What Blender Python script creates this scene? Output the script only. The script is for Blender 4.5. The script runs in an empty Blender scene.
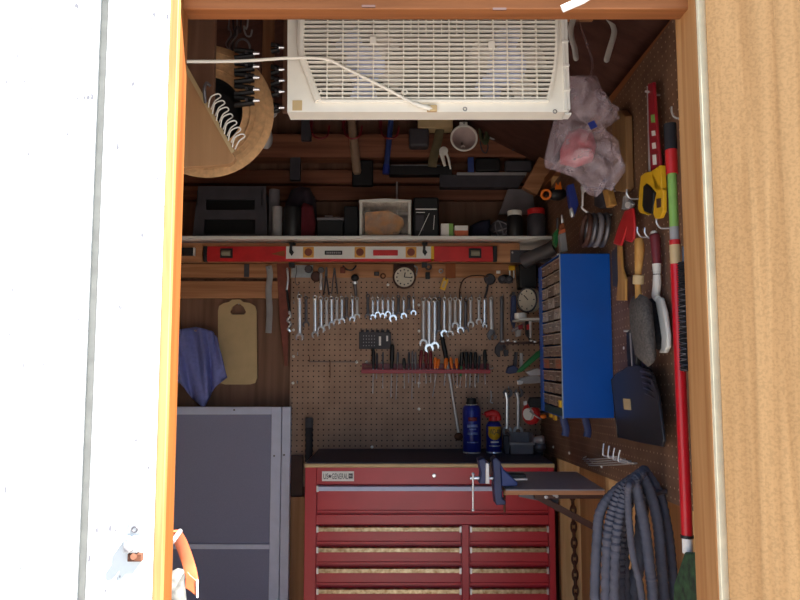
import bpy, bmesh, math, random
from mathutils import Vector, Matrix, noise
V = Vector
random.seed(7)
S = bpy.context.scene
COL = S.collection
F = 680.0; ZC = 1.44; PIT = math.radians(5.04)
cp, sp = math.cos(PIT), math.sin(PIT)

def ray(px, py):
    u = (px - 400) / F; v = (300 - py) / F
    return V((u, cp - v * sp, sp + v * cp))
def P(px, py, d):                 # point of the scene at depth y = d
    r = ray(px, py); r = r * (d / r.y); return V((r.x, r.y, r.z + ZC))
def W(px, py, X):                 # point of the scene on the plane x = X
    r = ray(px, py); r = r * (X / r.x); return V((r.x, r.y, r.z + ZC))
def lin(c):
    o = []
    for v in c[:3]:
        v = v / 255.0
        o.append(v / 12.92 if v <= 0.04045 else ((v + 0.055) / 1.055) ** 2.4)
    return (o[0], o[1], o[2], 1.0)
ORD = ['zeroth', 'first', 'second', 'third', 'fourth', 'fifth', 'sixth', 'seventh', 'eighth', 'ninth', 'tenth', 'eleventh', 'twelfth', 'thirteenth', 'fourteenth', 'fifteenth', 'sixteenth', 'seventeenth', 'eighteenth']

# ------------------------------------------------------------------ materials
def newmat(name):
    m = bpy.data.materials.new(name); m.use_nodes = True
    nt = m.node_tree; b = nt.nodes['Principled BSDF']
    return m, nt, b
def mat(name, c, rough=0.55, metal=0.0, var=0.12, vs=18.0, bump=0.0, bs=60.0, spec=0.5, c2=None):
    m, nt, b = newmat(name); L = nt.links
    b.inputs['Roughness'].default_value = rough
    b.inputs['Metallic'].default_value = metal
    b.inputs['Specular IOR Level'].default_value = spec
    tc = nt.nodes.new('ShaderNodeTexCoord')
    n = nt.nodes.new('ShaderNodeTexNoise'); n.inputs['Scale'].default_value = vs; n.inputs['Detail'].default_value = 4
    L.new(tc.outputs['Object'], n.inputs['Vector'])
    r = nt.nodes.new('ShaderNodeValToRGB')
    a = lin(c)
    lo = lin(c2) if c2 else tuple(x * (1 - var) for x in a[:3]) + (1,)
    hi = a if c2 else tuple(min(1, x * (1 + var)) for x in a[:3]) + (1,)
    r.color_ramp.elements[0].position = 0.3; r.color_ramp.elements[0].color = lo
    r.color_ramp.elements[1].position = 0.7; r.color_ramp.elements[1].color = hi
    L.new(n.outputs['Fac'], r.inputs['Fac']); L.new(r.outputs['Color'], b.inputs['Base Color'])
    if bump:
        n2 = nt.nodes.new('ShaderNodeTexNoise'); n2.inputs['Scale'].default_value = bs; n2.inputs['Detail'].default_value = 3
        L.new(tc.outputs['Object'], n2.inputs['Vector'])
        bp = nt.nodes.new('ShaderNodeBump'); bp.inputs['Strength'].default_value = bump; bp.inputs['Distance'].default_value = 0.004
        L.new(n2.outputs['Fac'], bp.inputs['Height']); L.new(bp.outputs['Normal'], b.inputs['Normal'])
    return m
def wood(name, c1, c2, axis='x', fine=42.0, rough=0.6, stretch=0.05, speck=0.0, bump=0.12):
    m, nt, b = newmat(name); L = nt.links
    b.inputs['Roughness'].default_value = rough
    b.inputs['Specular IOR Level'].default_value = 0.3
    tc = nt.nodes.new('ShaderNodeTexCoord'); mp = nt.nodes.new('ShaderNodeMapping')
    sc = {'x': (stretch, 1, 1), 'y': (1, stretch, 1), 'z': (1, 1, stretch)}[axis]
    mp.inputs['Scale'].default_value = sc
    L.new(tc.outputs['Object'], mp.inputs['Vector'])
    n = nt.nodes.new('ShaderNodeTexNoise'); n.inputs['Scale'].default_value = fine; n.inputs['Detail'].default_value = 5; n.inputs['Distortion'].default_value = 0.6
    L.new(mp.outputs['Vector'], n.inputs['Vector'])
    r = nt.nodes.new('ShaderNodeValToRGB')
    r.color_ramp.elements[0].position = 0.33; r.color_ramp.elements[0].color = lin(c2)
    r.color_ramp.elements[1].position = 0.66; r.color_ramp.elements[1].color = lin(c1)
    L.new(n.outputs['Fac'], r.inputs['Fac'])
    out = r.outputs['Color']
    n3 = nt.nodes.new('ShaderNodeTexNoise'); n3.inputs['Scale'].default_value = 5.0; n3.inputs['Detail'].default_value = 3
    L.new(mp.outputs['Vector'], n3.inputs['Vector'])
    mx = nt.nodes.new('ShaderNodeMix'); mx.data_type = 'RGBA'; mx.blend_type = 'MULTIPLY'
    r3 = nt.nodes.new('ShaderNodeValToRGB'); r3.color_ramp.elements[0].position = 0.3; r3.color_ramp.elements[0].color = (0.72, 0.68, 0.62, 1); r3.color_ramp.elements[1].position = 0.6
    L.new(n3.outputs['Fac'], r3.inputs['Fac'])
    mx.inputs[0].default_value = 0.8
    L.new(out, mx.inputs[6]); L.new(r3.outputs['Color'], mx.inputs[7]); out = mx.outputs[2]
    if speck:
        n4 = nt.nodes.new('ShaderNodeTexNoise'); n4.inputs['Scale'].default_value = 230; n4.inputs['Detail'].default_value = 2
        L.new(tc.outputs['Object'], n4.inputs['Vector'])
        r4 = nt.nodes.new('ShaderNodeValToRGB'); r4.color_ramp.elements[0].position = 0.38; r4.color_ramp.elements[0].color = (1 - speck, 1 - speck, 1 - speck * 1.1, 1); r4.color_ramp.elements[1].position = 0.55
        L.new(n4.outputs['Fac'], r4.inputs['Fac'])
        m2 = nt.nodes.new('ShaderNodeMix'); m2.data_type = 'RGBA'; m2.blend_type = 'MULTIPLY'; m2.inputs[0].default_value = 1
        L.new(out, m2.inputs[6]); L.new(r4.outputs['Color'], m2.inputs[7]); out = m2.outputs[2]
    L.new(out, b.inputs['Base Color'])
    bp = nt.nodes.new('ShaderNodeBump'); bp.inputs['Strength'].default_value = bump; bp.inputs['Distance'].default_value = 0.003
    L.new(n.outputs['Fac'], bp.inputs['Height']); L.new(bp.outputs['Normal'], b.inputs['Normal'])
    return m
def peg(name, base, base2, hole, a, bax, rad=0.13, rough=0.55):
    # hardboard with a one inch grid of holes
    m, nt, b = newmat(name); L = nt.links
    b.inputs['Roughness'].default_value = rough; b.inputs['Specular IOR Level'].default_value = 0.3
    tc = nt.nodes.new('ShaderNodeTexCoord'); sx = nt.nodes.new('ShaderNodeSeparateXYZ')
    L.new(tc.outputs['Object'], sx.inputs[0])
    def mth(op, i, v=None):
        k = nt.nodes.new('ShaderNodeMath'); k.operation = op
        for j, q in enumerate(i):
            if isinstance(q, (int, float)): k.inputs[j].default_value = q
            else: L.new(q, k.inputs[j])
        return k.outputs[0]
    ds = []
    for ax in (a, bax):
        t = mth('DIVIDE', [sx.outputs[ax], 0.0254]); t = mth('FRACT', [t]); t = mth('SUBTRACT', [t, 0.5]); ds.append(mth('MULTIPLY', [t, t]))
    dd = mth('SQRT', [mth('ADD', ds)])
    fac = mth('LESS_THAN', [dd, rad])
    n = nt.nodes.new('ShaderNodeTexNoise'); n.inputs['Scale'].default_value = 9; n.inputs['Detail'].default_value = 8
    L.new(tc.outputs['Object'], n.inputs['Vector'])
    r = nt.nodes.new('ShaderNodeValToRGB'); r.color_ramp.elements[0].position = 0.35; r.color_ramp.elements[1].position = 0.65
    r.color_ramp.elements[0].color = lin(base2); r.color_ramp.elements[1].color = lin(base)
    L.new(n.outputs['Fac'], r.inputs['Fac'])
    mx = nt.nodes.new('ShaderNodeMix'); mx.data_type = 'RGBA'
    L.new(fac, mx.inputs[0]); L.new(r.outputs['Color'], mx.inputs[6]); mx.inputs[7].default_value = lin(hole)
    L.new(mx.outputs[2], b.inputs['Base Color'])
    return m
def film(name, c, fac=0.5, rough=0.2):   # thin clear plastic
    m = bpy.data.materials.new(name); m.use_nodes = True
    nt = m.node_tree; L = nt.links; b = nt.nodes['Principled BSDF']; out = nt.nodes['Material Output']
    b.inputs['Base Color'].default_value = lin(c); b.inputs['Roughness'].default_value = rough
    t = nt.nodes.new('ShaderNodeBsdfTransparent'); mx = nt.nodes.new('ShaderNodeMixShader')
    n = nt.nodes.new('ShaderNodeTexNoise'); n.inputs['Scale'].default_value = 22; n.inputs['Detail'].default_value = 4
    tc = nt.nodes.new('ShaderNodeTexCoord'); L.new(tc.outputs['Object'], n.inputs['Vector'])
    r = nt.nodes.new('ShaderNodeMapRange'); r.inputs[1].default_value = 0.3; r.inputs[2].default_value = 0.7; r.inputs[3].default_value = max(0, fac - 0.2); r.inputs[4].default_value = min(1, fac + 0.2)
    L.new(n.outputs['Fac'], r.inputs[0]); L.new(r.outputs[0], mx.inputs[0])
    L.new(t.outputs[0], mx.inputs[1]); L.new(b.outputs[0], mx.inputs[2]); L.new(mx.outputs[0], out.inputs['Surface'])
    return m

# ------------------------------------------------------------------ mesh builder
ORG = {}
def sm(pts, n=6, closed=False):      # Catmull-Rom
    pts = [V(p) for p in pts]; k = len(pts); o = []
    rng = range(k) if closed else range(k - 1)
    for i in rng:
        if closed: a, b, c, d = pts[(i - 1) % k], pts[i], pts[(i + 1) % k], pts[(i + 2) % k]
        else: a, b, c, d = pts[max(i - 1, 0)], pts[i], pts[i + 1], pts[min(i + 2, k - 1)]
        for j in range(n):
            t = j / n
            o.append(0.5 * ((2 * b) + (c - a) * t + (2 * a - 5 * b + 4 * c - d) * t * t + (3 * b - a - 3 * c + d) * t ** 3))
    if not closed: o.append(pts[-1])
    return o
class MB:
    def __init__(s): s.b = bmesh.new()
    def face(s, vs):
        try: return s.b.faces.new(vs)
        except ValueError: return None
    def hexa(s, c):                     # 8 corners: bottom 4, top 4
        v = [s.b.verts.new(p) for p in c]
        for f in ((0, 1, 2, 3), (4, 5, 6, 7), (0, 1, 5, 4), (1, 2, 6, 5), (2, 3, 7, 6), (3, 0, 4, 7)): s.face([v[i] for i in f])
        return s
    def box(s, a, b):
        (x0, y0, z0), (x1, y1, z1) = a, b
        return s.hexa([V(p) for p in ((x0, y0, z0), (x1, y0, z0), (x1, y1, z0), (x0, y1, z0), (x0, y0, z1), (x1, y0, z1), (x1, y1, z1), (x0, y1, z1))])
    def obox(s, c, ax, ay, az):
        c, ax, ay, az = V(c), V(ax), V(ay), V(az)
        return s.hexa([c - ax - ay - az, c + ax - ay - az, c + ax + ay - az, c - ax + ay - az, c - ax - ay + az, c + ax - ay + az, c + ax + ay + az, c - ax + ay + az])
    def bar(s, p, q, w, t, up=(0, 0, 1)):   # bar p->q, w across, t along up
        p, q = V(p), V(q); d = (q - p); u = V(up); sd = d.cross(u).normalized(); u2 = sd.cross(d).normalized()
        return s.obox((p + q) / 2, d / 2, sd * w / 2, u2 * t / 2)
    def prism(s, pts, vec):
        vec = V(vec); n = len(pts)
        a = [s.b.verts.new(V(p)) for p in pts]; b = [s.b.verts.new(V(p) + vec) for p in pts]
        s.face(a); s.face(b[::-1])
        for i in range(n): s.face([a[i], a[(i + 1) % n], b[(i + 1) % n], b[i]])
        return s
    def tube(s, pts, r, seg=8, closed=False, flat=None, cap=True):
        # flat = (side vector, half width along side, half thickness)
        pts = [V(p) for p in pts]; n = len(pts); rings = []; nrm = None
        for i in range(n):
            if closed: t = pts[(i + 1) % n] - pts[(i - 1) % n]
            else: t = pts[min(i + 1, n - 1)] - pts[max(i - 1, 0)]
            if t.length < 1e-9: t = V((0, 0, 1))
            t.normalize()
            if flat:
                sd = V(flat[0]); sd = sd - t * sd.dot(t)
                if sd.length < 1e-6: sd = t.orthogonal()
                sd.normalize(); e1 = sd; e2 = t.cross(sd); r1, r2 = flat[1], flat[2]
            else:
                if nrm is None: nrm = t.orthogonal().normalized()
                else:
                    nrm = nrm - t * nrm.dot(t)
                    nrm = nrm.normalized() if nrm.length > 1e-6 else t.orthogonal().normalized()
                e1 = nrm; e2 = t.cross(nrm); rr = r[i] if isinstance(r, (list, tuple)) else r; r1 = r2 = rr
            rings.append([s.b.verts.new(pts[i] + e1 * r1 * math.cos(2 * math.pi * k / seg) + e2 * r2 * math.sin(2 * math.pi * k / seg)) for k in range(seg)])
        m = n if closed else n - 1
        for i in range(m):
            A, B = rings[i], rings[(i + 1) % n]
            for k in range(seg): s.face([A[k], A[(k + 1) % seg], B[(k + 1) % seg], B[k]])
        if not closed and cap: s.face(rings[0][::-1]); s.face(rings[-1])
        return s
    def cyl(s, p, q, r, r2=None, seg=14):
        return s.tube([p, q], [r, r if r2 is None else r2], seg)
    def lathe(s, prof, o, axis=(0, 0, 1), seg=20, caps=True):
        o = V(o); ax = V(axis).normalized(); e1 = ax.orthogonal().normalized(); e2 = ax.cross(e1); rings = []
        for r, h in prof:
            c = o + ax * h
            if r < 1e-6: rings.append([s.b.verts.new(c)])
            else: rings.append([s.b.verts.new(c + (e1 * math.cos(2 * math.pi * k / seg) + e2 * math.sin(2 * math.pi * k / seg)) * r) for k in range(seg)])
        for A, B in zip(rings, rings[1:]):
            for k in range(seg):
                j = (k + 1) % seg
                if len(A) == 1 and len(B) > 1: s.face([A[0], B[j], B[k]])
                elif len(B) == 1 and len(A) > 1: s.face([A[k], A[j], B[0]])
                elif len(A) > 1: s.face([A[k], A[j], B[j], B[k]])
        if caps and len(rings[0]) > 1: s.face(rings[0][::-1])
        if caps and len(rings[-1]) > 1: s.face(rings[-1])
        return s
    def sph(s, c, r, sc=(1, 1, 1), seg=14, rings=8):
        c = V(c); rr = []
        for i in range(rings + 1):
            th = math.pi * i / rings
            if i in (0, rings): rr.append([s.b.verts.new(c + V((0, 0, r * math.cos(th) * sc[2])))])
            else: rr.append([s.b.verts.new(c + V((r * math.sin(th) * math.cos(2 * math.pi * k / seg) * sc[0], r * math.sin(th) * math.sin(2 * math.pi * k / seg) * sc[1], r * math.cos(th) * sc[2]))) for k in range(seg)])
        for A, B in zip(rr, rr[1:]):
            for k in range(seg):
                j = (k + 1) % seg
                if len(A) == 1: s.face([A[0], B[k], B[j]])
                elif len(B) == 1: s.face([A[k], B[0], A[j]])
                else: s.face([A[k], B[k], B[j], A[j]])
        return s
    def torus(s, c, R, r, axis=(0, 1, 0), n=24, seg=8, flat=None):
        c = V(c); ax = V(axis).normalized(); e1 = ax.orthogonal().normalized(); e2 = ax.cross(e1)
        pts = [c + (e1 * math.cos(2 * math.pi * k / n) + e2 * math.sin(2 * math.pi * k / n)) * R for k in range(n)]
        return s.tube(pts, r, seg, True, flat=(axis, flat[0], flat[1]) if flat else None)
    def grid(s, fn, nu, nv):
        g = [[s.b.verts.new(fn(i / nu, j / nv)) for j in range(nv + 1)] for i in range(nu + 1)]
        for i in range(nu):
            for j in range(nv): s.face([g[i][j], g[i + 1][j], g[i + 1][j + 1], g[i][j + 1]])
        return s
    def pillow(s, outl, vec, rings=7, amp=0.0, freq=14.0, k=0.5, seed=0.0, two=True):
        # soft body over an outline; vec = half thickness toward the viewer
        vec = V(vec); outl = [V(p) for p in outl]; n = len(outl); c = sum(outl, V()) / n
        for sg in ((1, -1) if two else (1,)):
            prev = None
            for i in range(rings + 1):
                f = i / rings; row = []
                for q in outl:
                    p = q.lerp(c, f) if i < rings else c
                    h = (1 - (1 - f) ** 2) ** k
                    nz = noise.noise(p * freq + V((seed, seed * 2, 0))) * amp * min(1, f * 4) if amp else 0
                    row.append(s.b.verts.new(p + vec * sg * (h + nz)))
                    if i == rings: break
                if prev:
                    for a in range(n):
                        b = (a + 1) % n
                        if len(row) == 1: s.face([prev[a], prev[b], row[0]])
                        else: s.face([prev[a], prev[b], row[b], row[a]])
                prev = row
        bmesh.ops.remove_doubles(s.b, verts=s.b.verts, dist=1e-5)
        return s
    def build(s, name, m, parent=None, bev=0.0, ang=38, solid=0.0, sub=0):
        bmesh.ops.recalc_face_normals(s.b, faces=s.b.faces)
        if parent is not None: o0 = ORG[parent.name]
        else:
            xs = [v.co for v in s.b.verts]
            o0 = V(((min(v.x for v in xs) + max(v.x for v in xs)) / 2, (min(v.y for v in xs) + max(v.y for v in xs)) / 2, min(v.z for v in xs)))
        for v in s.b.verts: v.co -= o0
        me = bpy.data.meshes.new(name); s.b.to_mesh(me); s.b.free()
        for p in me.polygons: p.use_smooth = True
        me.set_sharp_from_angle(angle=math.radians(ang))
        me.materials.append(m)
        o = bpy.data.objects.new(name, me); COL.objects.link(o)
        if parent is not None: o.parent = parent
        else: o.location = o0
        ORG[o.name] = o0
        if solid:
            k = o.modifiers.new('solidify', 'SOLIDIFY'); k.thickness = solid; k.offset = 0
        if sub:
            k = o.modifiers.new('subsurf', 'SUBSURF'); k.levels = sub; k.render_levels = sub
        if bev:
            k = o.modifiers.new('bevel', 'BEVEL'); k.width = bev; k.segments = 2; k.limit_method = 'ANGLE'; k.angle_limit = math.radians(40)
        return o
def T(name, label, cat, loc, group=None):
    o = bpy.data.objects.new(name, None); COL.objects.link(o); o.location = loc
    o.empty_display_size = 0.05
    o['label'] = label; o['category'] = cat
    if group: o['group'] = group
    ORG[o.name] = V(loc)
    return o
def tag(o, label, cat, group=None):
    o['label'] = label; o['category'] = cat
    if group: o['group'] = group
    return o
def struct(o, label=None):
    o['kind'] = 'structure'
    if label: o['label'] = label
    return o
def text(body, name, m, parent, center, width, height, normal='y', depth=0.0006, spacing=1.0):
    cu = bpy.data.curves.new(name, 'FONT'); cu.body = body; cu.extrude = depth; cu.align_x = 'CENTER'; cu.align_y = 'CENTER'; cu.space_character = spacing
    tmp = bpy.data.objects.new(name + '_tmp', cu); COL.objects.link(tmp)
    bpy.context.view_layer.update()
    me = bpy.data.meshes.new_from_object(tmp.evaluated_get(bpy.context.evaluated_depsgraph_get()))
    bpy.data.objects.remove(tmp)
    xs = [v.co.x for v in me.vertices]; ys = [v.co.y for v in me.vertices]
    cx, cy = (min(xs) + max(xs)) / 2, (min(ys) + max(ys)) / 2
    sx, sy = width / (max(xs) - min(xs)), height / (max(ys) - min(ys))
    o0 = ORG[parent.name]
    for v in me.vertices:
        x, y, z = (v.co.x - cx) * sx, (v.co.y - cy) * sy, v.co.z
        if normal == 'y': q = V((x, -z, y))
        else: q = normal @ V((x, y, z))
        v.co = V(center) + q - o0
    me.materials.clear(); me.materials.append(m)
    o = bpy.data.objects.new(name, me); COL.objects.link(o); o.parent = parent; ORG[o.name] = o0
    return o
def rectP(px0, py0, px1, py1, d, t=0.01):      # a board whose front face lies at depth d
    a = P(px0, py1, d); b = P(px1, py0, d); c = P(px1, py1, d); e = P(px0, py0, d)
    return [V(((a.x + e.x) / 2, d, (a.z + c.z) / 2)), V(((b.x + c.x) / 2, d + t, (b.z + e.z) / 2))]
def polyP(pts, d): return [P(x, y, d) for x, y in pts]
def polyW(pts, X): return [W(x, y, X) for x, y in pts]

# ------------------------------------------------------------------ palette
M = {}
M['siding'] = mat('white_paint', (216, 218, 216), 0.6, var=0.03, vs=8, bump=0.25, bs=45)
def scuffs(m):                        # small vertical scuffs in the paint
    nt = m.node_tree; L = nt.links; b = nt.nodes['Principled BSDF']; src = b.inputs['Base Color'].links[0].from_socket
    tc = nt.nodes.new('ShaderNodeTexCoord'); mp = nt.nodes.new('ShaderNodeMapping'); mp.inputs['Scale'].default_value = (1, 1, 0.45)
    L.new(tc.outputs['Object'], mp.inputs['Vector'])
    n = nt.nodes.new('ShaderNodeTexNoise'); n.inputs['Scale'].default_value = 95; n.inputs['Detail'].default_value = 2
    L.new(mp.outputs['Vector'], n.inputs['Vector'])
    r = nt.nodes.new('ShaderNodeValToRGB'); r.color_ramp.elements[0].position = 0.70; r.color_ramp.elements[0].color = (0, 0, 0, 1); r.color_ramp.elements[1].position = 0.73
    L.new(n.outputs['Fac'], r.inputs['Fac'])
    mx = nt.nodes.new('ShaderNodeMix'); mx.data_type = 'RGBA'; L.new(r.outputs['Color'], mx.inputs[0]); L.new(src, mx.inputs[6]); mx.inputs[7].default_value = lin((112, 112, 118))
    L.new(mx.outputs[2], b.inputs['Base Color'])
scuffs(M['siding'])
M['siding_groove'] = mat('shaded_groove_paint', (160, 158, 152), 0.9, var=0.1, vs=40)  # grey groove floor: the groove's shadow is put into the colour
M['jamb'] = wood('jamb_wood', (198, 146, 94), (176, 120, 70), 'z', 60, stretch=0.04)
M['rawedge'] = wood('raw_plywood_edge', (190, 150, 100), (160, 118, 70), 'z', 70, stretch=0.05)
M['rackred'] = mat('rack_red', (158, 34, 46), 0.4)
M['wallpale'] = wood('pale_wall_boards', (226, 216, 200), (208, 196, 178), 'z', 20)
M['benchtop'] = mat('grey_laminate', (184, 176, 176), 0.4, var=0.04)
M['wallr'] = wood('right_wall_plywood', (206, 158, 114), (184, 136, 94), 'z', 30, stretch=0.05)
M['pouch'] = mat('orange_tan_paper', (232, 172, 112), 0.8, var=0.06)
M['gloss'] = mat('glossy_black_plastic', (38, 37, 42), 0.28)
M['paddle'] = wood('old_handle_wood', (160, 122, 84), (132, 98, 64), 'z', 50)
M['jambl'] = wood('sun_offset_jamb_wood', (152, 92, 44), (120, 66, 28), 'z', 60, stretch=0.04)  # jamb wood again, darker and more orange to offset the sun on it
M['upper'] = wood('dark_upper_lumber', (150, 98, 74), (118, 72, 54), 'x', 46, stretch=0.04)  # darker lumber used on the upper back boards
M['header'] = wood('header_wood', (156, 98, 58), (132, 80, 44), 'x', 60, stretch=0.04)
M['doorply'] = wood('door_plywood', (192, 148, 98), (170, 126, 78), 'z', 48, stretch=0.03, speck=0.16)
M['edge'] = mat('pale_painted_edge', (238, 225, 190), 0.7, var=0.1, vs=40)
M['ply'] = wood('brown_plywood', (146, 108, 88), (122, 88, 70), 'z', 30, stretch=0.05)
M['ply2'] = wood('lighter_plywood', (164, 116, 84), (136, 92, 64), 'z', 30, stretch=0.05)
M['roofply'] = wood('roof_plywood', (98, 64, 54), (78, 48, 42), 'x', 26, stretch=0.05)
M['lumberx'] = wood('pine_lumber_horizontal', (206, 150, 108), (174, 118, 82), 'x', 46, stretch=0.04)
M['lumberz'] = wood('pine_stud', (244, 204, 148), (226, 178, 118), 'z', 46, stretch=0.04)
M['lumbery'] = wood('pine_plate', (178, 112, 70), (146, 88, 54), 'y', 46, stretch=0.04)
M['concrete'] = mat('pale_ground', (142, 138, 134), 0.9, var=0.12, vs=6, bump=0.3)
M['floor'] = wood('floor_plywood', (226, 216, 200), (206, 194, 176), 'y', 30)
M['pegb'] = peg('pegboard_brown', (186, 152, 128), (168, 134, 112), (50, 36, 32), 'X', 'Z', 0.14)
M['pegr'] = peg('pegboard_side', (138, 104, 82), (116, 84, 66), (200, 168, 138), 'Y', 'Z', 0.10)  # hole dots paler than the board, glints of light painted in
M['red'] = mat('red_enamel', (188, 50, 60), 0.32, var=0.06, vs=10)
M['redd'] = mat('dark_red_enamel', (120, 20, 30), 0.4)
M['redp'] = mat('red_plastic', (205, 40, 42), 0.45)
M['black'] = mat('black_plastic', (26, 24, 26), 0.5)
M['blackr'] = mat('black_rubber', (34, 32, 38), 0.8, bump=0.2)
M['mat'] = mat('black_worktop_mat', (56, 54, 74), 0.6, var=0.2, vs=50, bump=0.2)
M['dark'] = mat('dark_grey', (66, 62, 68), 0.6)
M['grey'] = mat('mid_grey', (128, 122, 126), 0.6)
M['lgrey'] = mat('light_grey', (160, 156, 156), 0.6)
M['chrome'] = mat('chrome', (248, 248, 252), 0.2, 0.6, var=0.03)
M['steel'] = mat('brushed_steel', (212, 208, 208), 0.34, 0.45, var=0.08, vs=60)
M['dsteel'] = mat('dark_steel', (104, 100, 104), 0.4, 0.5, var=0.12)
M['handle'] = mat('drawer_pull_metal', (214, 190, 150), 0.35, 0.75, var=0.16, vs=60, c2=(150, 110, 70))
M['alu'] = mat('mill_aluminium', (204, 208, 230), 0.45, 0.1, var=0.05)
M['screen'] = mat('grey_mesh_screen', (142, 142, 166), 0.75, var=0.08, vs=300)
M['white'] = mat('white_plastic', (234, 230, 222), 0.45, var=0.03)
M['ivory'] = mat('ivory_plastic', (242, 236, 224), 0.5, var=0.03)
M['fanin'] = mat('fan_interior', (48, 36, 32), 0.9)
M['fanblue'] = mat('pale_blue_plastic', (186, 196, 240), 0.5)
M['fangrey'] = mat('pale_grey_plastic', (214, 206, 204), 0.5)
M['blue'] = mat('blue_enamel', (10, 82, 172), 0.38, var=0.08, vs=7)
M['bluem'] = mat('blue_machine_paint', (52, 70, 130), 0.45, var=0.15)
M['bluep'] = mat('blue_plastic', (40, 56, 140), 0.5)
M['clear'] = mat('drawer_smoke_plastic', (128, 108, 96), 0.25, var=0.3, vs=55)
M['drawlip'] = mat('drawer_lip', (170, 150, 136), 0.35)
M['yellow'] = mat('yellow_plastic', (238, 184, 36), 0.42, var=0.06)
M['green'] = mat('green_plastic', (40, 120, 62), 0.5)
M['lime'] = mat('lime_sleeve', (140, 186, 92), 0.55)
M['orange'] = mat('orange_plastic', (250, 124, 30), 0.45)
M['straw'] = mat('woven_straw', (214, 168, 120), 0.8, var=0.16, vs=70, bump=0.5, bs=120)
M['tan'] = mat('tan_board', (206, 178, 132), 0.6, var=0.06)
M['towel'] = mat('blue_terry_cloth', (126, 132, 196), 0.95, var=0.1, vs=60, bump=0.5, bs=220)
M['leather'] = mat('reddish_brown_board', (130, 66, 50), 0.6, var=0.18, vs=30)
M['handlew'] = wood('tool_handle_wood', (222, 170, 98), (196, 140, 72), 'z', 60, stretch=0.05)
M['clothgrey'] = mat('grey_ribbed_hose', (92, 92, 104), 0.8, var=0.14, vs=40, bump=0.3, bs=160)
M['darkcloth'] = mat('dark_cloth', (48, 38, 48), 0.9, var=0.2, vs=30)
M['redcloth'] = mat('dark_red_cloth', (104, 30, 40), 0.9, var=0.2, vs=30)
M['maroon'] = mat('maroon_grip', (118, 44, 52), 0.5)
M['bristle'] = mat('grey_bristle', (96, 90, 86), 0.9, var=0.35, vs=160, bump=0.6, bs=320)
M['dbristle'] = mat('black_bristle', (36, 34, 36), 0.9, var=0.35, vs=160, bump=0.6, bs=320)
M['rust'] = mat('rusty_iron', (104, 66, 48), 0.7, 0.4, var=0.3, vs=90, bump=0.4)
M['film'] = film('clear_bag_film', (206, 186, 196), 0.25)
M['clearbox'] = film('clear_box_front', (200, 190, 180), 0.2)
M['pink'] = mat('pink_packets', (190, 96, 102), 0.6, var=0.25, vs=30)
M['paper'] = mat('white_paper', (244, 240, 234), 0.8, var=0.03)
M['strap'] = mat('orange_vinyl_strap', (226, 118, 76), 0.4, var=0.12, vs=40)
M['rag'] = mat('grey_rag', (116, 116, 112), 0.95, var=0.3, vs=90, bump=0.5)
M['canblue'] = mat('blue_can_print', (30, 40, 132), 0.3, var=0.2, vs=40)
M['amber'] = mat('amber_vial_ring', (232, 168, 80), 0.4)
M['vial'] = mat('vial_glass', (150, 142, 120), 0.2)
M['cream'] = mat('clock_face', (222, 212, 192), 0.6, var=0.03)
M['brown'] = mat('dark_brown', (78, 48, 38), 0.6, var=0.15)
M['orangeb'] = mat('brown_cardboard', (150, 84, 48), 0.8, var=0.15)
M['zinc'] = mat('zinc_plate', (178, 182, 186), 0.4, 0.7, var=0.1, vs=50)
M['pruner'] = mat('green_black_head', (62, 100, 66), 0.6, var=0.4, vs=60, c2=(30, 34, 32))
M['redpole'] = mat('red_painted_pole', (206, 26, 38), 0.3, var=0.1, vs=20)
M['navy'] = mat('dark_navy_paint', (50, 58, 98), 0.42, var=0.2)
M['canprint'] = mat('pale_blue_can_print', (120, 140, 200), 0.4, var=0.3, vs=60)
# ------------------------------------------------------------------ camera, sun, sky
cam = bpy.data.cameras.new('camera'); co = bpy.data.objects.new('camera', cam); COL.objects.link(co)
cam.sensor_width = 36; cam.sensor_fit = 'HORIZONTAL'; cam.lens = 36 * F / 800.0; cam.clip_start = 0.02
co.location = (0, 0, ZC); co.rotation_euler = (math.radians(90) + PIT, 0, 0); S.camera = co
sun = bpy.data.lights.new('sun', 'SUN'); so = bpy.data.objects.new('sun', sun); COL.objects.link(so)
sun.energy = 7.0; sun.angle = 0.0093; sun.color = (1.0, 0.96, 0.91)
so.location = (3, -2, 6); so.rotation_euler = V((-1.8, 1.0, -2.5)).to_track_quat('-Z', 'Y').to_euler()
w = bpy.data.worlds.new('sky'); S.world = w; w.use_nodes = True
bg = w.node_tree.nodes['Background']
sk = w.node_tree.nodes.new('ShaderNodeTexSky'); sk.sky_type = 'HOSEK_WILKIE'
sk.sun_direction = V((1.8, -1.0, 2.5)).normalized(); sk.turbidity = 3.0; sk.ground_albedo = 0.4
w.node_tree.links.new(sk.outputs['Color'], bg.inputs['Color']); bg.inputs['Strength'].default_value = 1.8
vs = S.view_settings; vs.view_transform = 'Standard'; vs.look = 'None'; vs.gamma = 1.0; vs.use_curve_mapping = False; vs.exposure = 2.0
S.cycles.max_bounces = 12; S.cycles.diffuse_bounces = 8; S.cycles.glossy_bounces = 4; S.cycles.transparent_max_bounces = 8
S.cycles.caustics_reflective = False; S.cycles.caustics_refractive = False
S.cycles.use_denoising = True

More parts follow.
